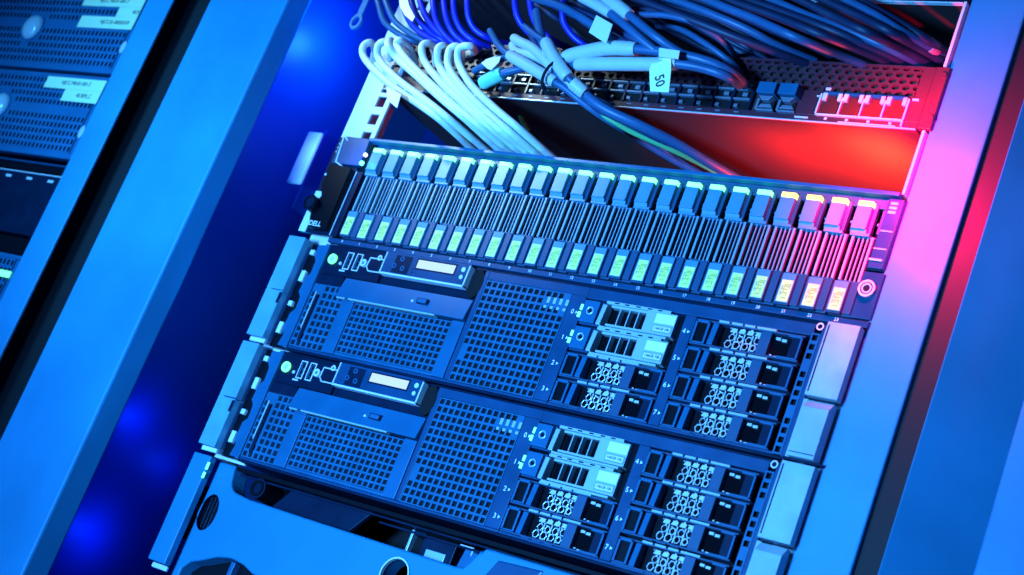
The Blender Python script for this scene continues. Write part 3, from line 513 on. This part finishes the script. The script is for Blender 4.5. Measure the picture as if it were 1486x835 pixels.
    P('ear', ['ear_light', 'server_dark', 'rail_white'], lear, .5)
    def slot(m):
        m.box(-223.6, -205.2, -87, -1.4, 3.4, 9, 0)
        m.prism([(-214, -3), (-205.2, -2), (-205.2, -86), (-212, -86), (-210.4, -78), (-213.6, -72), (-213, -60), (-209.4, -56), (-210, -46), (-213.6, -42), (-213, -30), (-209.6, -26), (-210, -16), (-213, -12)], -.6, 3.2, 1)
        for z, h in ((-9, 4), (-29, 9), (-52, 4), (-72, 9)): m.box(-220.6, -216.2, z - h / 2, z + h / 2, .6, 3.4, 2)
    P('ear_slot', ['black_plastic', 'server_mid', 'rail_white'], slot, .3)
    def rear(m):
        m.box(223.4, 244.8, -48.2, -1.0, -6.4, 0, 0); m.box(221.8, 225, -87, -49.6, -2.2, 0, 0)
        m.box(225.6, 243.4, -86.8, -56, -8.8, 0, 0)
        m.cyl(0, 0, 0, 0, 0, 3, 0) if False else None
        n = 10; pts = []
        for k in range(n + 1):
            a = math.pi / 2 * k / n; pts.append((-8.8 + 6.5 * (1 - math.sin(a)) * 0 - 0, 0))
        m.ramp(225.6, 243.4, -56, -50.6, -8.8, -4.2, 0, 0); m.box(224.6, 225.4, -46, -3, -6.9, -6.2, 1); m.box(226.4, 242.6, -84.6, -84.0, -9.1, -8.7, 1)
        m.box(224.2, 245, -49.6, -48.8, -3.0, 0, 1); m.box(222, 246.0, -88.4, -86.9, -5.0, 0, 1)
    P('ear', ['ear_lit', 'server_dark'], rear, .6)
    P('ear_screw', ['server_dark', 'line_light'], lambda m: (m.cyl(217.2, -3.8, 2.6, -2.2, 0, 16, 0), m.ring(217.2, -3.8, 1.6, 2.5, -2.6, -2, 16, 1)))
    return sv
s1 = make_server(-88.9 + .4, 'two-unit server directly below the row of drives, lit display and eight numbered bays')
s2 = copy_tree(s1); s2.location.z = -.1778 + .0004
rr = random.Random(21)
for ch_ in s2.children:
    if ch_.name.startswith('drive'):
        ch_.location += Vector((rr.uniform(-.5, .5), rr.uniform(-.6, .3), rr.uniform(-.25, .25))) * S
        for g_ in ch_.children:
            if g_.name.startswith('release_button') or g_.name.startswith('handle'): g_.location += Vector((0, rr.uniform(-.5, .2), 0)) * S
tag(s2, 'two-unit server below its twin and above the smooth chassis, same lit display and bays')

# ------------------------------------------------------------------ storage array
ar = thing('storage_array', (0, 0, 0), 'storage array with 24 upright drive carriers under a row of glowing lights', 'storage array')
def P(name, mats, fn, bevel=0., parent=None, o=(0, 0, 0)):
    m = MB(o); fn(m); return m.build(name, mats, parent or ar, bevel)
P('chassis', ['server_dark', 'black_plastic'], lambda m: (m.box(-204, 228, 1, 88.2, 16, 560, 0), m.box(-204, 240, 84.6, 88.6, 2, 16, 0)))
P('top_lip', ['server_mid'], lambda m: m.box(-204, 241, 85.8, 88.4, -5.0, 2), .4)
P('bottom_rail', ['server_face', 'void'], lambda m: (m.box(-206, 246, .2, 4.0, -1.0, 4, 0), m.box(-206, 246, 4.0, 5.6, 2, 6, 1)), .35)
for i in range(24):
    x = -191 + 18.1 * i
    text('bay_number', str(i), x, -1.2, 2.2, 3.0, 'print_white', ar, depth=.1)
def make_carrier():
    b = MB()
    b.box(-2.5, 16.4, 6, 83, 12, 16, 1); b.box(13.2, 14.6, 62, 80, 2, 6, 2); b.box(-2.6, 15.2, 78.4, 85.6, .6, 12, 2); b.box(12.6, 13.8, 67, 68.6, 1, 3, 0)  # wide top box added to catch the green lights as a halo
    b.box(0, 16.6, 5.5, 27.5, 0, 12, 2)                       # lower block
    b.box(10.2, 15.4, 6.5, 27.0, -2.0, 0, 2)
    b.box(0, 15.4, 27.2, 28.4, -.6, 12, 2); b.box(0, 15.4, 57.0, 58.5, -.6, 12, 2)
    d = b.build('drive_carrier', ['drive_handle', 'black_plastic', 'drive_side'], ar, .3)
    r = MB()
    for a, wd in ((.2, 1.7), (4.2, .9), (7.2, .9), (10.2, .9), (13.2, 1.7)): r.box(a, a + wd, 28, 58, -1.6 if wd > 1.5 else -.8, .5, 0)
    r.box(0, 16, 28, 58, 4, 5, 1)
    r.build('vent_ribs', ['drive_rib', 'window_dark'], d, .25)
    h = MB(); h.box(-1.9, 8.3, 62.6, 77.6, -3.4, 4, 0); h.ramp(-1.9, 8.8, 59.4, 62.2, -1.6, -3.0, 3, 0); h.box(-1.4, 11.6, 57.8, 59.6, -2.6, 3, 0)
    h.box(8.3, 10.8, 60.5, 80.5, -.4, 3, 1); h.box(-1.7, 8.2, 62.0, 62.7, -4.0, -2, 0)
    h.build('handle', ['drive_handle', 'drive_side'], d, .3)
    l = MB(); l.box(-1.8, 8.2, 77.8, 81.0, -3.6, 1, 0); st = l.build('status_light', ['led_green'], d, .35)
    p = MB(); p.box(.4, 9.6, 6.6, 26.2, -3.6, 0, 0); p.box(1.2, 9.0, 7.0, 21.6, -3.75, -3.55, 1); p.box(.4, 9.6, 5.4, 6.4, -3.2, 0, 2)
    lab = p.build('drive_label', ['drive_handle', 'label_yellow', 'drive_side'], d, .25)
    text('lettering', '1.2TB', 5.6, -3.8, 13.8, 4.4, 'label_green', lab, rot=math.pi / 2, depth=.05)
    text('lettering', '10K SAS', 2.8, -3.8, 14.2, 2.0, 'print_grey', lab, rot=math.pi / 2, depth=.05)
    text('lettering', 'A07', 7.8, -3.8, 17.6, 1.8, 'print_grey', lab, rot=math.pi / 2, depth=.05)
    return d
c0 = make_carrier(); rnd = random.Random(5)
tint_me = None
carr = [c0]
for i in range(1, 24): carr.append(copy_tree(c0, ar))
for i, d in enumerate(carr):
    d.location = Vector((-194.9 + 17.93 * i, rnd.uniform(-.25, .25), 0)) * S
    for ch in d.children:
        if ch.name.startswith('drive_label'):
            ch.location = Vector((rnd.uniform(-.3, .3), 0, rnd.uniform(-.5, .5))) * S
            k = [g for g in ch.children][-1]
            nt = text_mesh('%s%02d' % (rnd.choice('ABDK'), rnd.randint(2, 39)), 1.8, math.pi / 2, .05); nm = nt.copy(); nm.materials.append(MATS['print_grey']); k.data = nm
    if i >= 20:
        for ch in d.children:
            if ch.name.startswith('status_light'):
                if tint_me is None:
                    tint_me = ch.data.copy(); tint_me.materials.clear(); tint_me.materials.append(MATS['led_red_tint'])
                ch.data = tint_me; ch['label'] = 'status light coloured for the red glow over it'
def aear(m):
    m.box(-239.2, -207, 5, 88, -1.6, 1, 0)
    m.box(-233, -203.4, 64, 87.6, -4.6, 0, 3)
    m.box(-206.6, -198.4, 5, 60, -2.4, 8, 0); m.box(-205.4, -204.6, 5, 60, -3.0, 0, 2)
    m.prism([(-230, 62), (-207, 60), (-206, 8), (-224, 7), (-229, 20), (-225, 34), (-230, 44)], -8, -1.6, 1)
    for a, b in (((-232, 88), (-229, 65)), ((-229, 65), (-216, 60)), ((-232, 88), (-226, 84))):
        tube(m, [Vector((a[0] + .5, -5, a[1])), Vector((b[0] + .5, -5, b[1]))], .7, 6, 2)
    m.box(-234.6, -233.8, 66, 72, -2.2, -1.6, 2)
    for z in (75, 78.5, 82): m.ring(-235.4, z, .7, 1.5, -2.2, -1.5, 4, 2)
    m.box(-239.6, -232, 5, 24, -2.2, -1.5, 4); m.box(-239.0, -231.6, 33, 40, -2.2, -1.5, 4)
    m.cyl(-229.8, 52, 1.0, -8.6, -8, 10, 2)
P('ear', ['server_dark', 'black_plastic', 'line_light', 'server_face', 'rail_white'], aear, .3)
P('latch_knob', ['server_dark', 'black_plastic'], lambda m: (m.cyl(-227, 25, 6.4, -14, -1.6, 28, 0, mi_side=1), m.ring(-227, 25, 4.6, 5.8, -14.8, -13.8, 28, 1)))
text('lettering', 'DELL', -218.6, -8.3, 10.4, 5.8, 'print_white', ar, depth=.15)
P('status_light', ['led_white'], lambda m: m.cyl(-200.8, 73.4, 1.5, -6, -4.4, 16, 0), 0)
P('status_light', ['led_status'], lambda m: m.cyl(-201.0, 66.2, 1.9, -6, -4.4, 16, 0), 0)
def rearr(m):
    m.box(234.4, 244.4, 38, 84.6, -2.4, 4, 0); m.box(232.6, 246, 5.6, 36, -.4, 4, 0)
    m.box(234.2, 243.0, 42.6, 43.8, -3.4, 0, 1); m.box(235.2, 243.6, 62.4, 63.0, -2.9, 0, 1); m.box(234.8, 243.2, 50.4, 51, -2.9, 0, 1)
    m.box(233, 244, 37, 42, -1.2, 2, 2)
    for k in range(3): m.box(236.4, 241.6, 80.6 - 3 * k, 82.4 - 3 * k, -2.8, -2.2, 1)
P('ear', ['server_face', 'line_light', 'server_dark'], rearr, .35)
P('ear_screw', ['server_face', 'void', 'line_light'], lambda m: (m.cyl(238.6, 24.4, 5.2, -2.2, 0, 28, 0), m.ring(238.6, 24.4, 4.2, 5.4, -2.8, -1, 28, 2), m.ring(238.6, 24.4, 2.4, 3.2, -2.8, -2, 20, 2),
   m.prism([(236.8, 23.8), (240.4, 23.8), (240.4, 25.0), (236.8, 25.0)], -2.4, -2.1, 1), m.prism([(238.0, 22.6), (239.2, 22.6), (239.2, 26.2), (238.0, 26.2)], -2.5, -2.2, 1)))

# ------------------------------------------------------------------ network switch, patch panel above it
sw = thing('network_switch', (0, 0, 133), 'perforated network switch above the open gap, four square copper ports at its right end', 'switch')
def PS(name, mats, fn, bevel=0.): 
    m = MB((0, 0, -133)); fn(m); return m.build(name, mats, sw, bevel)
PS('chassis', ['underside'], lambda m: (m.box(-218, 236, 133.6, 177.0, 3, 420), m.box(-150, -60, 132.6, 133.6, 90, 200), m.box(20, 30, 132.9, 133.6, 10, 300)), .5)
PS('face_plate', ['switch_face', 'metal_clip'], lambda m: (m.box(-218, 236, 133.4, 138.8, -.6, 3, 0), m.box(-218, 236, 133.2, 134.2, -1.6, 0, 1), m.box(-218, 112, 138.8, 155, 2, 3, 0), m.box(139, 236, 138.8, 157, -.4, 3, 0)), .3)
def hexmesh(m):
    cw, ch = 7.2, 4.6
    for j in range(5):
        for i in range(62):
            a = -212 + i * cw + (cw / 2 if j % 2 else 0); c = 156 + j * ch; b = a + cw; d = c + ch
            if b > 231: continue
            cx, cz = (a + b) / 2, (c + d) / 2
            o = [(a, 0, c), (cx, 0, c), (b, 0, c), (b, 0, cz), (b, 0, d), (cx, 0, d), (a, 0, d), (a, 0, cz)]
            q = [(cx - 1.7, 0, cz - 1.5), (cx, 0, cz - 1.9), (cx + 1.7, 0, cz - 1.5), (cx + 2.7, 0, cz), (cx + 1.7, 0, cz + 1.5), (cx, 0, cz + 1.9), (cx - 1.7, 0, cz + 1.5), (cx - 2.7, 0, cz)]
            k = [(x, 2.2, z) for x, _, z in q]; n = 8
            m.add(o + q, [(t, (t + 1) % n, n + (t + 1) % n, n + t) for t in range(n)], 0)
            m.add(q + k, [(t, (t + 1) % n, n + (t + 1) % n, n + t) for t in range(n)], 1)
    m.box(-218, 236, 179 - 2.2, 179 - .6, -.4, 3, 0); m.box(228, 236, 156, 177, -.2, 3, 0); m.box(-218, -208, 156, 177, -.2, 3, 0)
    for i in range(64): m.box(-214 + i * 7.0, -211.4 + i * 7.0, 177.2, 178.8, -.2, 1.4, 2)
PS('vent_mesh', ['switch_face', 'port_hole', 'server_dark'], hexmesh)
def sfps(m):
    for i in range(17):
        x = -134 + i * 14.6
        m.box(x, x + 12.6, 139.4, 154, 1.6, 6, 1); m.box(x, x + 12.6, 146.2, 147.6, -.8, 3, 0); m.box(x, x + 12.6, 153.6, 155, -.6, 3, 0)
        m.box(x + 12.6, x + 14.4, 139, 155, -.6, 3, 2); m.box(x + 2, x + 5, 140.6, 142.8, -.9, 2, 0); m.box(x + 6, x + 10, 149, 151.6, -.9, 2, 0)
        m.box(x + 4, x + 8, 136.2, 137.2, -1.1, -.5, 0)
PS('port_row', ['port_metal', 'void', 'server_dark'], sfps, .2)
for i, x in enumerate((120.5, 136.5)):
    PS('transceiver', ['server_mid', 'port_metal', 'void'], lambda m, x=x: (m.box(x, x + 13.4, 148.2, 156.4, -9, 4, 0), m.prism([(x + 1, 147.6), (x + 12, 147.6), (x + 9, 144.4), (x + 4, 144.4)], -6, 0, 1), m.prism([(x + 3, 143.2), (x + 10, 143.2), (x + 12, 140.6), (x + 1, 140.6)], -3, 0, 1), m.box(x + 1, x + 12, 139.2, 146.8, -1.5, 3, 2), m.box(x, x + 13, 138.2, 139.6, -3, 3, 1), m.box(x - 1, x + 1, 139, 147, -3, 3, 1)), .3)
def rj(m):
    m.box(164, 226.6, 138.2, 139.4, -2.4, 1, 0); m.box(164, 165.2, 138.2, 154, -2.4, 1, 0); m.box(225.4, 226.6, 134.6, 154, -2.4, 1, 0); m.box(182, 222, 134.4, 135.0, -1.6, 1, 0)
    for i in range(4):
        x = 165.4 + i * 15.1
        if i: m.box(x - .6, x + .4, 139.4, 152, -2.2, 1, 0)
        m.box(x + .4, x + 3.6, 149.4, 154.6, -2.4, 1, 0); m.box(x + 11.4, x + 14.2, 149.4, 154.6, -2.4, 1, 0); m.box(x + .4, x + 14.2, 153.6, 155.6, -2.2, 1, 2)
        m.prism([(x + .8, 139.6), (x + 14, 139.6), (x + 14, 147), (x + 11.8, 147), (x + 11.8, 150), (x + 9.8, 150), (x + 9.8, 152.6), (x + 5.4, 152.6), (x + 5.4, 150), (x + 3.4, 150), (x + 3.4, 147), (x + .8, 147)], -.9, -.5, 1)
        m.box(x + 6, x + 8, 135.8, 137.4, -1.2, 0, 0)
    m.box(161, 164, 152, 153, -1.4, 0, 0); m.box(227.6, 232, 153.6, 155, -1.4, 0, 0); m.box(150, 160, 135.6, 136.8, -1.4, 0, 0); m.box(165.6, 169.4, 157.2, 159.2, -1.2, 0, 0)
PS('copper_ports', ['line_light', 'port_inside_glow', 'server_mid'], rj, .2)
PS('ear', ['switch_face', 'server_dark'], lambda m: (m.box(237, 245.6, 134.2, 178, -2.0, 2, 0), m.box(234.6, 237, 134, 178.2, .5, 3, 1), m.cyl(243.0, 141, 3.0, -3.2, -1.8, 16, 0), m.cyl(243.6, 172, 2.0, -3.0, -1.8, 16, 0)), .3)
pp = thing('upper_unit', (0, 0, 226), 'dark unit at the top edge of the picture behind the hanging cables', 'rack unit')
part('chassis', ['underside'], pp, (0, 0, -226), lambda m: m.box(-218, 240, 227, 268, 4, 380), .5)
part('face_plate', ['server_dark', 'line_light'], pp, (0, 0, -226), lambda m: (m.box(-241, 243, 226.6, 268, -.6, 3.8, 0), m.box(120, 240, 225.6, 226.5, -.8, 3, 1)), .3)

# ------------------------------------------------------------------ smooth chassis at the bottom
ch = thing('blade_chassis', (0, 0, -330), 'smooth curved bezel chassis under the two servers, cut open along its top edge', 'chassis')
OC = (0, 0, 330)
def PC(name, mats, fn, bevel=0., parent=None):
    m = MB(OC); fn(m); return m.build(name, mats, parent or ch, bevel)
def arc(cx, cz, r, a0, a1, n=8, rz=None):
    rz = rz or r; return [(cx + r * math.cos(math.radians(a0 + (a1 - a0) * i / n)), cz + rz * math.sin(math.radians(a0 + (a1 - a0) * i / n))) for i in range(n + 1)]
main = [(-222, -181.2), (-204, -181.2), (-203, -186)] + arc(-190, -188, 12, 200, 270, 5) + [(-176, -201.5), (-130, -202.2), (20, -203.6), (27, -203), (31, -198), (36, -189)] + arc(41, -191, 4, 170, 90, 4) + [(100, -187), (238, -188), (238, -329), (-222, -329)]
lowcut = [(-214, -262), (-208, -256), (-199, -253), (-184, -247), (-170, -244.5), (-156, -246), (-144, -250), (-60, -252), (-60, -300), (-214, -300)]
bz = outline('front_bezel', [main, arc(-23.5, -221, 11.5, 0, 345, 23), arc(-211.5, -219, 11.5, 0, 345, 23, 15.5), lowcut], 0, 16, 'bezel', ch, 1.6, OC)
import bmesh
bm = bmesh.new(); bm.from_mesh(bz.data)
for k in range(14):
    bmesh.ops.bisect_plane(bm, geom=bm.verts[:] + bm.edges[:] + bm.faces[:], plane_co=((-218 + 6 * k) * S, 0, 0), plane_no=(1, 0, 0))
for v in bm.verts:
    t = max(0., min(1., (-146 - v.co.x / S) / 76)); v.co.y += 3 * t * t * S
for f in bm.faces: f.smooth = abs(f.normal.y) > .8
bm.to_mesh(bz.data); bm.free()
PC('hole_rim', ['line_light'], lambda m: m.ring(-23.5, -221, 11.2, 12.2, -.8, 2, 40), 0)
PC('round_recess', ['black_plastic', 'server_dark'], lambda m: (m.box(-232, -192, -242, -200, 8, 10, 0), [m.box(-222 + 3.4 * k, -221 + 3.4 * k, -232, -206, 7, 8, 1) for k in range(6)]), .3)
PC('ear', ['bezel', 'line_light'], lambda m: (m.box(-241.2, -222.4, -264, -180.6, -6.4, 0, 0), m.box(-239, -222.6, -268.4, -264.6, -2.4, 0, 1)), .8)
PC('status_light', ['led_small'], lambda m: (m.box(-223.2, -220.6, -191, -185.4, -6.8, -6.3), m.box(-223.2, -220.6, -197.6, -193, -6.8, -6.3)), .4)
PC('interior', ['black_plastic', 'server_dark', 'void'], lambda m: (m.box(-205, 240, -329, -180, 60, 64, 2), m.box(-205, 240, -184, -181, 4, 60, 0), m.box(-150, -96, -201, -184, 20, 30, 1), m.box(-205, 240, -186.2, -184.8, 9, 12, 1), m.box(-62, 30, -190.0, -188.6, 10, 13, 1), m.box(-205, 240, -206, -204, 18, 60, 0)), .3)
PC('release_knob', ['server_dark', 'black_plastic'], lambda m: (m.cyl(-180, -191.5, 7.5, 8, 30, 28, 0, mi_side=1), m.ring(-180, -191.5, 4, 6, 7, 9, 24, 1)))
PC('slanted_door', ['server_dark'], lambda m: m.prism([(-150, -184), (-72, -184), (-86, -201), (-164, -201)], 12, 16), .5)
PC('connector', ['server_dark', 'metal_clip', 'server_mid'], lambda m: (m.box(-26, 2, -205, -189, 18, 40, 0), m.box(-20, -3, -202, -196.5, 16.4, 19, 1), m.box(-36, -34, -205, -187, 15, 20, 1), m.box(-34, -24, -190, -187, 15, 24, 0)), .4)
PC('clip_block', ['server_mid', 'line_light'], lambda m: (m.prism([(10, -206), (30, -206), (29, -191), (13, -189)], 14, 34, 0), m.box(8, 20, -188.4, -187.4, 13, 15, 1), m.box(19, 20, -193, -187.4, 13, 15, 1)), .6)
PC('scoop', ['server_face'], lambda m: m.prism([(52, -192), (88, -190.5), (80, -206), (44, -208)], -.9, 2), 1.2)
PC('scoop_latch', ['server_mid', 'line_light'], lambda m: (m.prism([(84, -200), (112, -196), (118, -214), (78, -214)], -2.4, 2, 0), m.box(88, 108, -197.6, -196.4, -3.6, 0, 1), m.ring(109, -196.4, 1.2, 2.4, -4.2, -2, 16, 1)), .4)
PC('lower_frame', ['black_plastic', 'server_mid'], lambda m: (m.box(-220, -50, -310, -240, 14, 17, 0), m.box(-175, -171, -300, -246, 8, 14, 1), m.box(-130, -126, -300, -252, 8, 14, 1)), .4)

# ------------------------------------------------------------------ units in the left cabinet
def dome(m, cx, cz, r, h, n=32, k=8):
    vs = []
    for j in range(k + 1):
        a = math.pi / 2 * j / k
        for i in range(n):
            b = 2 * math.pi * i / n; vs.append((cx + r * math.cos(a) * math.cos(b), -1 - h * math.sin(a), cz + r * math.cos(a) * math.sin(b)))
    m.add(vs, [(j * n + i, (j + 1) * n + i, (j + 1) * n + (i + 1) % n, j * n + (i + 1) % n) for j in range(k) for i in range(n)], 0, True)
def perf_unit(zb, h, label, caps, labels, group):
    u = thing('perforated_unit', (-640, 0, zb), label, 'storage unit', group)
    o = (640, 0, -zb)
    def PU(name, mats, fn, bevel=0.):
        m = MB(o); fn(m); return m.build(name, mats, u, bevel)
    PU('chassis', ['server_dark', 'rack_blue_face'], lambda m: (m.box(-960, -553, zb + 1, zb + h - 1, 6, 400, 0), m.box(-960, -552, zb, zb + 6, -1.6, 6, 1), m.box(-960, -552, zb + h - 4, zb + h, -1.6, 6, 1), m.box(-560, -552, zb + 6, zb + h - 4, -.4, 6, 1)), 1.0)
    nz = int((h - 10) / 7.2)
    def skip(i, j):
        x = -560 - (65 - i - .5) * 5.9; z = zb + 6 + (j + .5) * (h - 10) / nz
        for cx, cz in caps:
            if (x - cx) ** 2 + (z - cz) ** 2 < 19 ** 2: return True
        return (j == nz // 2)
    PU('vent_mesh', ['rack_blue_face', 'server_dark', 'void'], lambda m: m.grid(-560 - 65 * 5.9, -560, zb + 6, zb + h - 4, 65, nz, .50, .62, -1, 1.6, 0, 2, skip=skip, back=2))
    for cx, cz in caps:
        PU('button_cap', ['button_cap', 'rack_blue_face'], lambda m: (dome(m, cx, cz, 13.5, 7), m.ring(cx, cz, 13, 15.5, -2, -1, 36, 1)), 0)
    for x, z in ((-552.5, zb + 27), ):
        PU('small_cap', ['button_cap'], lambda m: m.cyl(x, z, 3.2, -4, 0, 20, 0, rz=6.5), .8)
    for (a, b, c, d, s, tx) in labels:
        l = PU('paper_label', ['label_paper'], lambda m: m.box(a, b, c, d, -1.9, -1.3))
        text('lettering', s, tx, -2.0, (c + d) / 2 + .4, 5.6, 'print_dark', l, depth=.06, squeeze=.95, align='LEFT').location = Vector((tx + 640, -2.0, (c + d) / 2 + .4 - zb)) * S
    return u
G = 'perforated units in the left cabinet'
perf_unit(127.2, 88.6, 'perforated unit at the top left corner, three stepped paper labels and a round cap', [(-706, 171)], [(-646, -556, 197.6, 209, 'NJCC.740-01-001-7', -622), (-588, -556, 186.8, 197.4, '40.9', -566), (-638, -556, 174, 186.6, 'NJCC.01-00020109', -606)], G)
perf_unit(38.6, 85, 'perforated unit below the topmost one at the left edge, two paper labels on it', [(-696, 84)], [(-642.5, -554.5, 107.8, 119.5, 'NJCC.740-01-001-7', -618), (-608, -554.5, 95.6, 107.6, '40.9EPL.C', -588)], G)
du = thing('dark_unit', (-640, 0, -38), 'dark glossy unit in the left cabinet between the perforated ones', 'rack unit')
part('chassis', ['server_dark', 'black_plastic', 'server_face'], du, (640, 0, 38), lambda m: (m.box(-960, -552, -37, 22, 4, 400, 0), m.box(-960, -552, 24, 30, 2, 400, 1), m.box(-960, -553, 30.6, 32.4, -1, 6, 2), m.box(-960, -552, -54, -38, 10, 300, 1)), .8)
part('trim_line', ['line_light'], du, (640, 0, 38), lambda m: (m.box(-960, -554, 21.6, 22.6, 2.4, 5), [m.box(-640 + 32 * k, -632 + 32 * k, 15.5, 18, 3, 4.2) for k in range(3)]), .2)
lu = perf_unit(-146, 88, 'perforated unit lowest in the left cabinet, a green light on its right end', [], [], G)
part('status_light', ['led_small', 'led_green'], lu, (640, 0, 146), lambda m: (m.box(-575, -558, -80, -74, -1.8, -.8, 0),), .4)

# ------------------------------------------------------------------ cables
GW = 'white patch cables looping in a bundle'; GB = 'deep blue patch cables hanging behind the white loops'; GR = 'dark blue cables fanning out above the switch'
def card(q, pts, y):                                                # a small stiff paper flag, slightly folded
    n = len(pts); q.prism(pts, y - .3, y + .3)
def sub(path, a, b):
    L = len(path) - 1; i0 = int(round(a * L)); i1 = max(i0 + 1, int(round(b * L))); return path[i0:i1 + 1]
for (name, pts, r, m, label, extra) in CABLES:
    path = smooth_path(pts); o0 = path[0].copy()
    q = MB((-o0.x, -o0.y, -o0.z)); tube(q, path, r, 14)
    c = q.build(name, [m], None); c.location = o0 * S
    tag(c, label, 'cable', GW if m == 'cable_white' else GB if m == 'cable_deep' else GR if name == 'network_cable' else None)
    for e in extra:
        seg = sub(path, e[1], e[2]); q = MB((-o0.x, -o0.y, -o0.z))
        if e[0] in ('sleeve', 'boot', 'collar'):
            rr = e[3]; n = len(seg)
            tube(q, seg, lambda t: rr * (1 - .12 * max(0, abs(t - .5) * 2 - .85) / .15), 16)
            q.build({'sleeve': 'label_sleeve', 'boot': 'plug_boot', 'collar': 'collar'}[e[0]], ['boot_teal' if e[0] == 'boot' else 'sleeve_white' if e[0] == 'sleeve' else 'print_grey'], c)
        elif e[0] == 'flag_top':
            card(q, [(69.4, 150.1), (86.0, 148.7), (87.5, 142.5), (71.7, 143.5)], -57); q.build('paper_flag', ['rail_white'], c)
        elif e[0] == 'flag50':
            card(q, [(66.3, 143.8), (79.4, 144.3), (82.7, 136.2), (87.6, 119.3), (73.0, 119.2), (65.9, 135.3)], -54)
            f = q.build('paper_flag', ['label_paper'], c)
            text('lettering', '50', 77.2 - o0.x, -54.5 - o0.y, 127.2 - o0.z, 9.5, 'print_dark', f, rot=-math.radians(62), depth=.08)
        elif e[0] == 'flagsq':
            card(q, [(12.7, 170.3), (29.1, 163.5), (30.1, 148.5), (12.2, 156.6)], -62); q.build('paper_flag', ['rail_white'], c)
# ties
def tie(pts, r, label, loc=None):
    q = MB(); path = smooth_path(pts); o0 = path[0].copy(); q.o = (-o0.x, -o0.y, -o0.z); tube(q, path, r, 10)
    o = q.build('cable_tie', ['velcro_black'], None); o.location = o0 * S; tag(o, label, 'cable tie')
    return o
tie([(-13 + 11 * math.cos(a) * .35 - 4 * math.sin(a), -46 - 9 * math.sin(a), 130 + 13 * math.cos(a)) for a in [i * math.pi / 6 for i in range(13)]], 1.1, 'black tie cinched round the sleeved blue cables above the switch')
t = MB(); t.ring(0, 0, 3.6, 6.2, -1.2, 1.2, 28, 0, 1.2); t.box(-2.6, 3.4, 6, 24, -.8, .8); o = t.build('hook_ring', ['bezel'], None, .3); o.location = Vector((-272, -6, 190)) * S
tag(o, 'small grey ring with a strap at the top of the left wall', 'ring')
def loose_tag(pts, y, label):
    q = MB((-pts[0][0], -y, -pts[0][1])); q.prism(pts, y - .3, y + .3); o = q.build('paper_tag', ['rail_white'], None)
    o.location = Vector((pts[0][0], y, pts[0][1])) * S; tag(o, label, 'tag')
loose_tag([(-168.2, 113.4), (-150.6, 107.8), (-148.8, 96.3), (-161.7, 102.4)], -44, 'white paper tag on the outermost white cable beside the punched rail')
loose_tag([(-199.3, 193.0), (-190.5, 193.2), (-185.5, 186.2), (-174.6, 176.8), (-175.0, 172.3), (-186.2, 178.1), (-194.2, 185.0)], -40, 'long white paper tag between the deep blue cables at the top edge')
loose_tag([(-87.3, 137.9), (-83.4, 141.5), (-71.9, 144.5), (-71.5, 139.6), (-75.7, 132.8), (-80.0, 134.2)], -44, 'torn white tag just right of the innermost white cable loop')
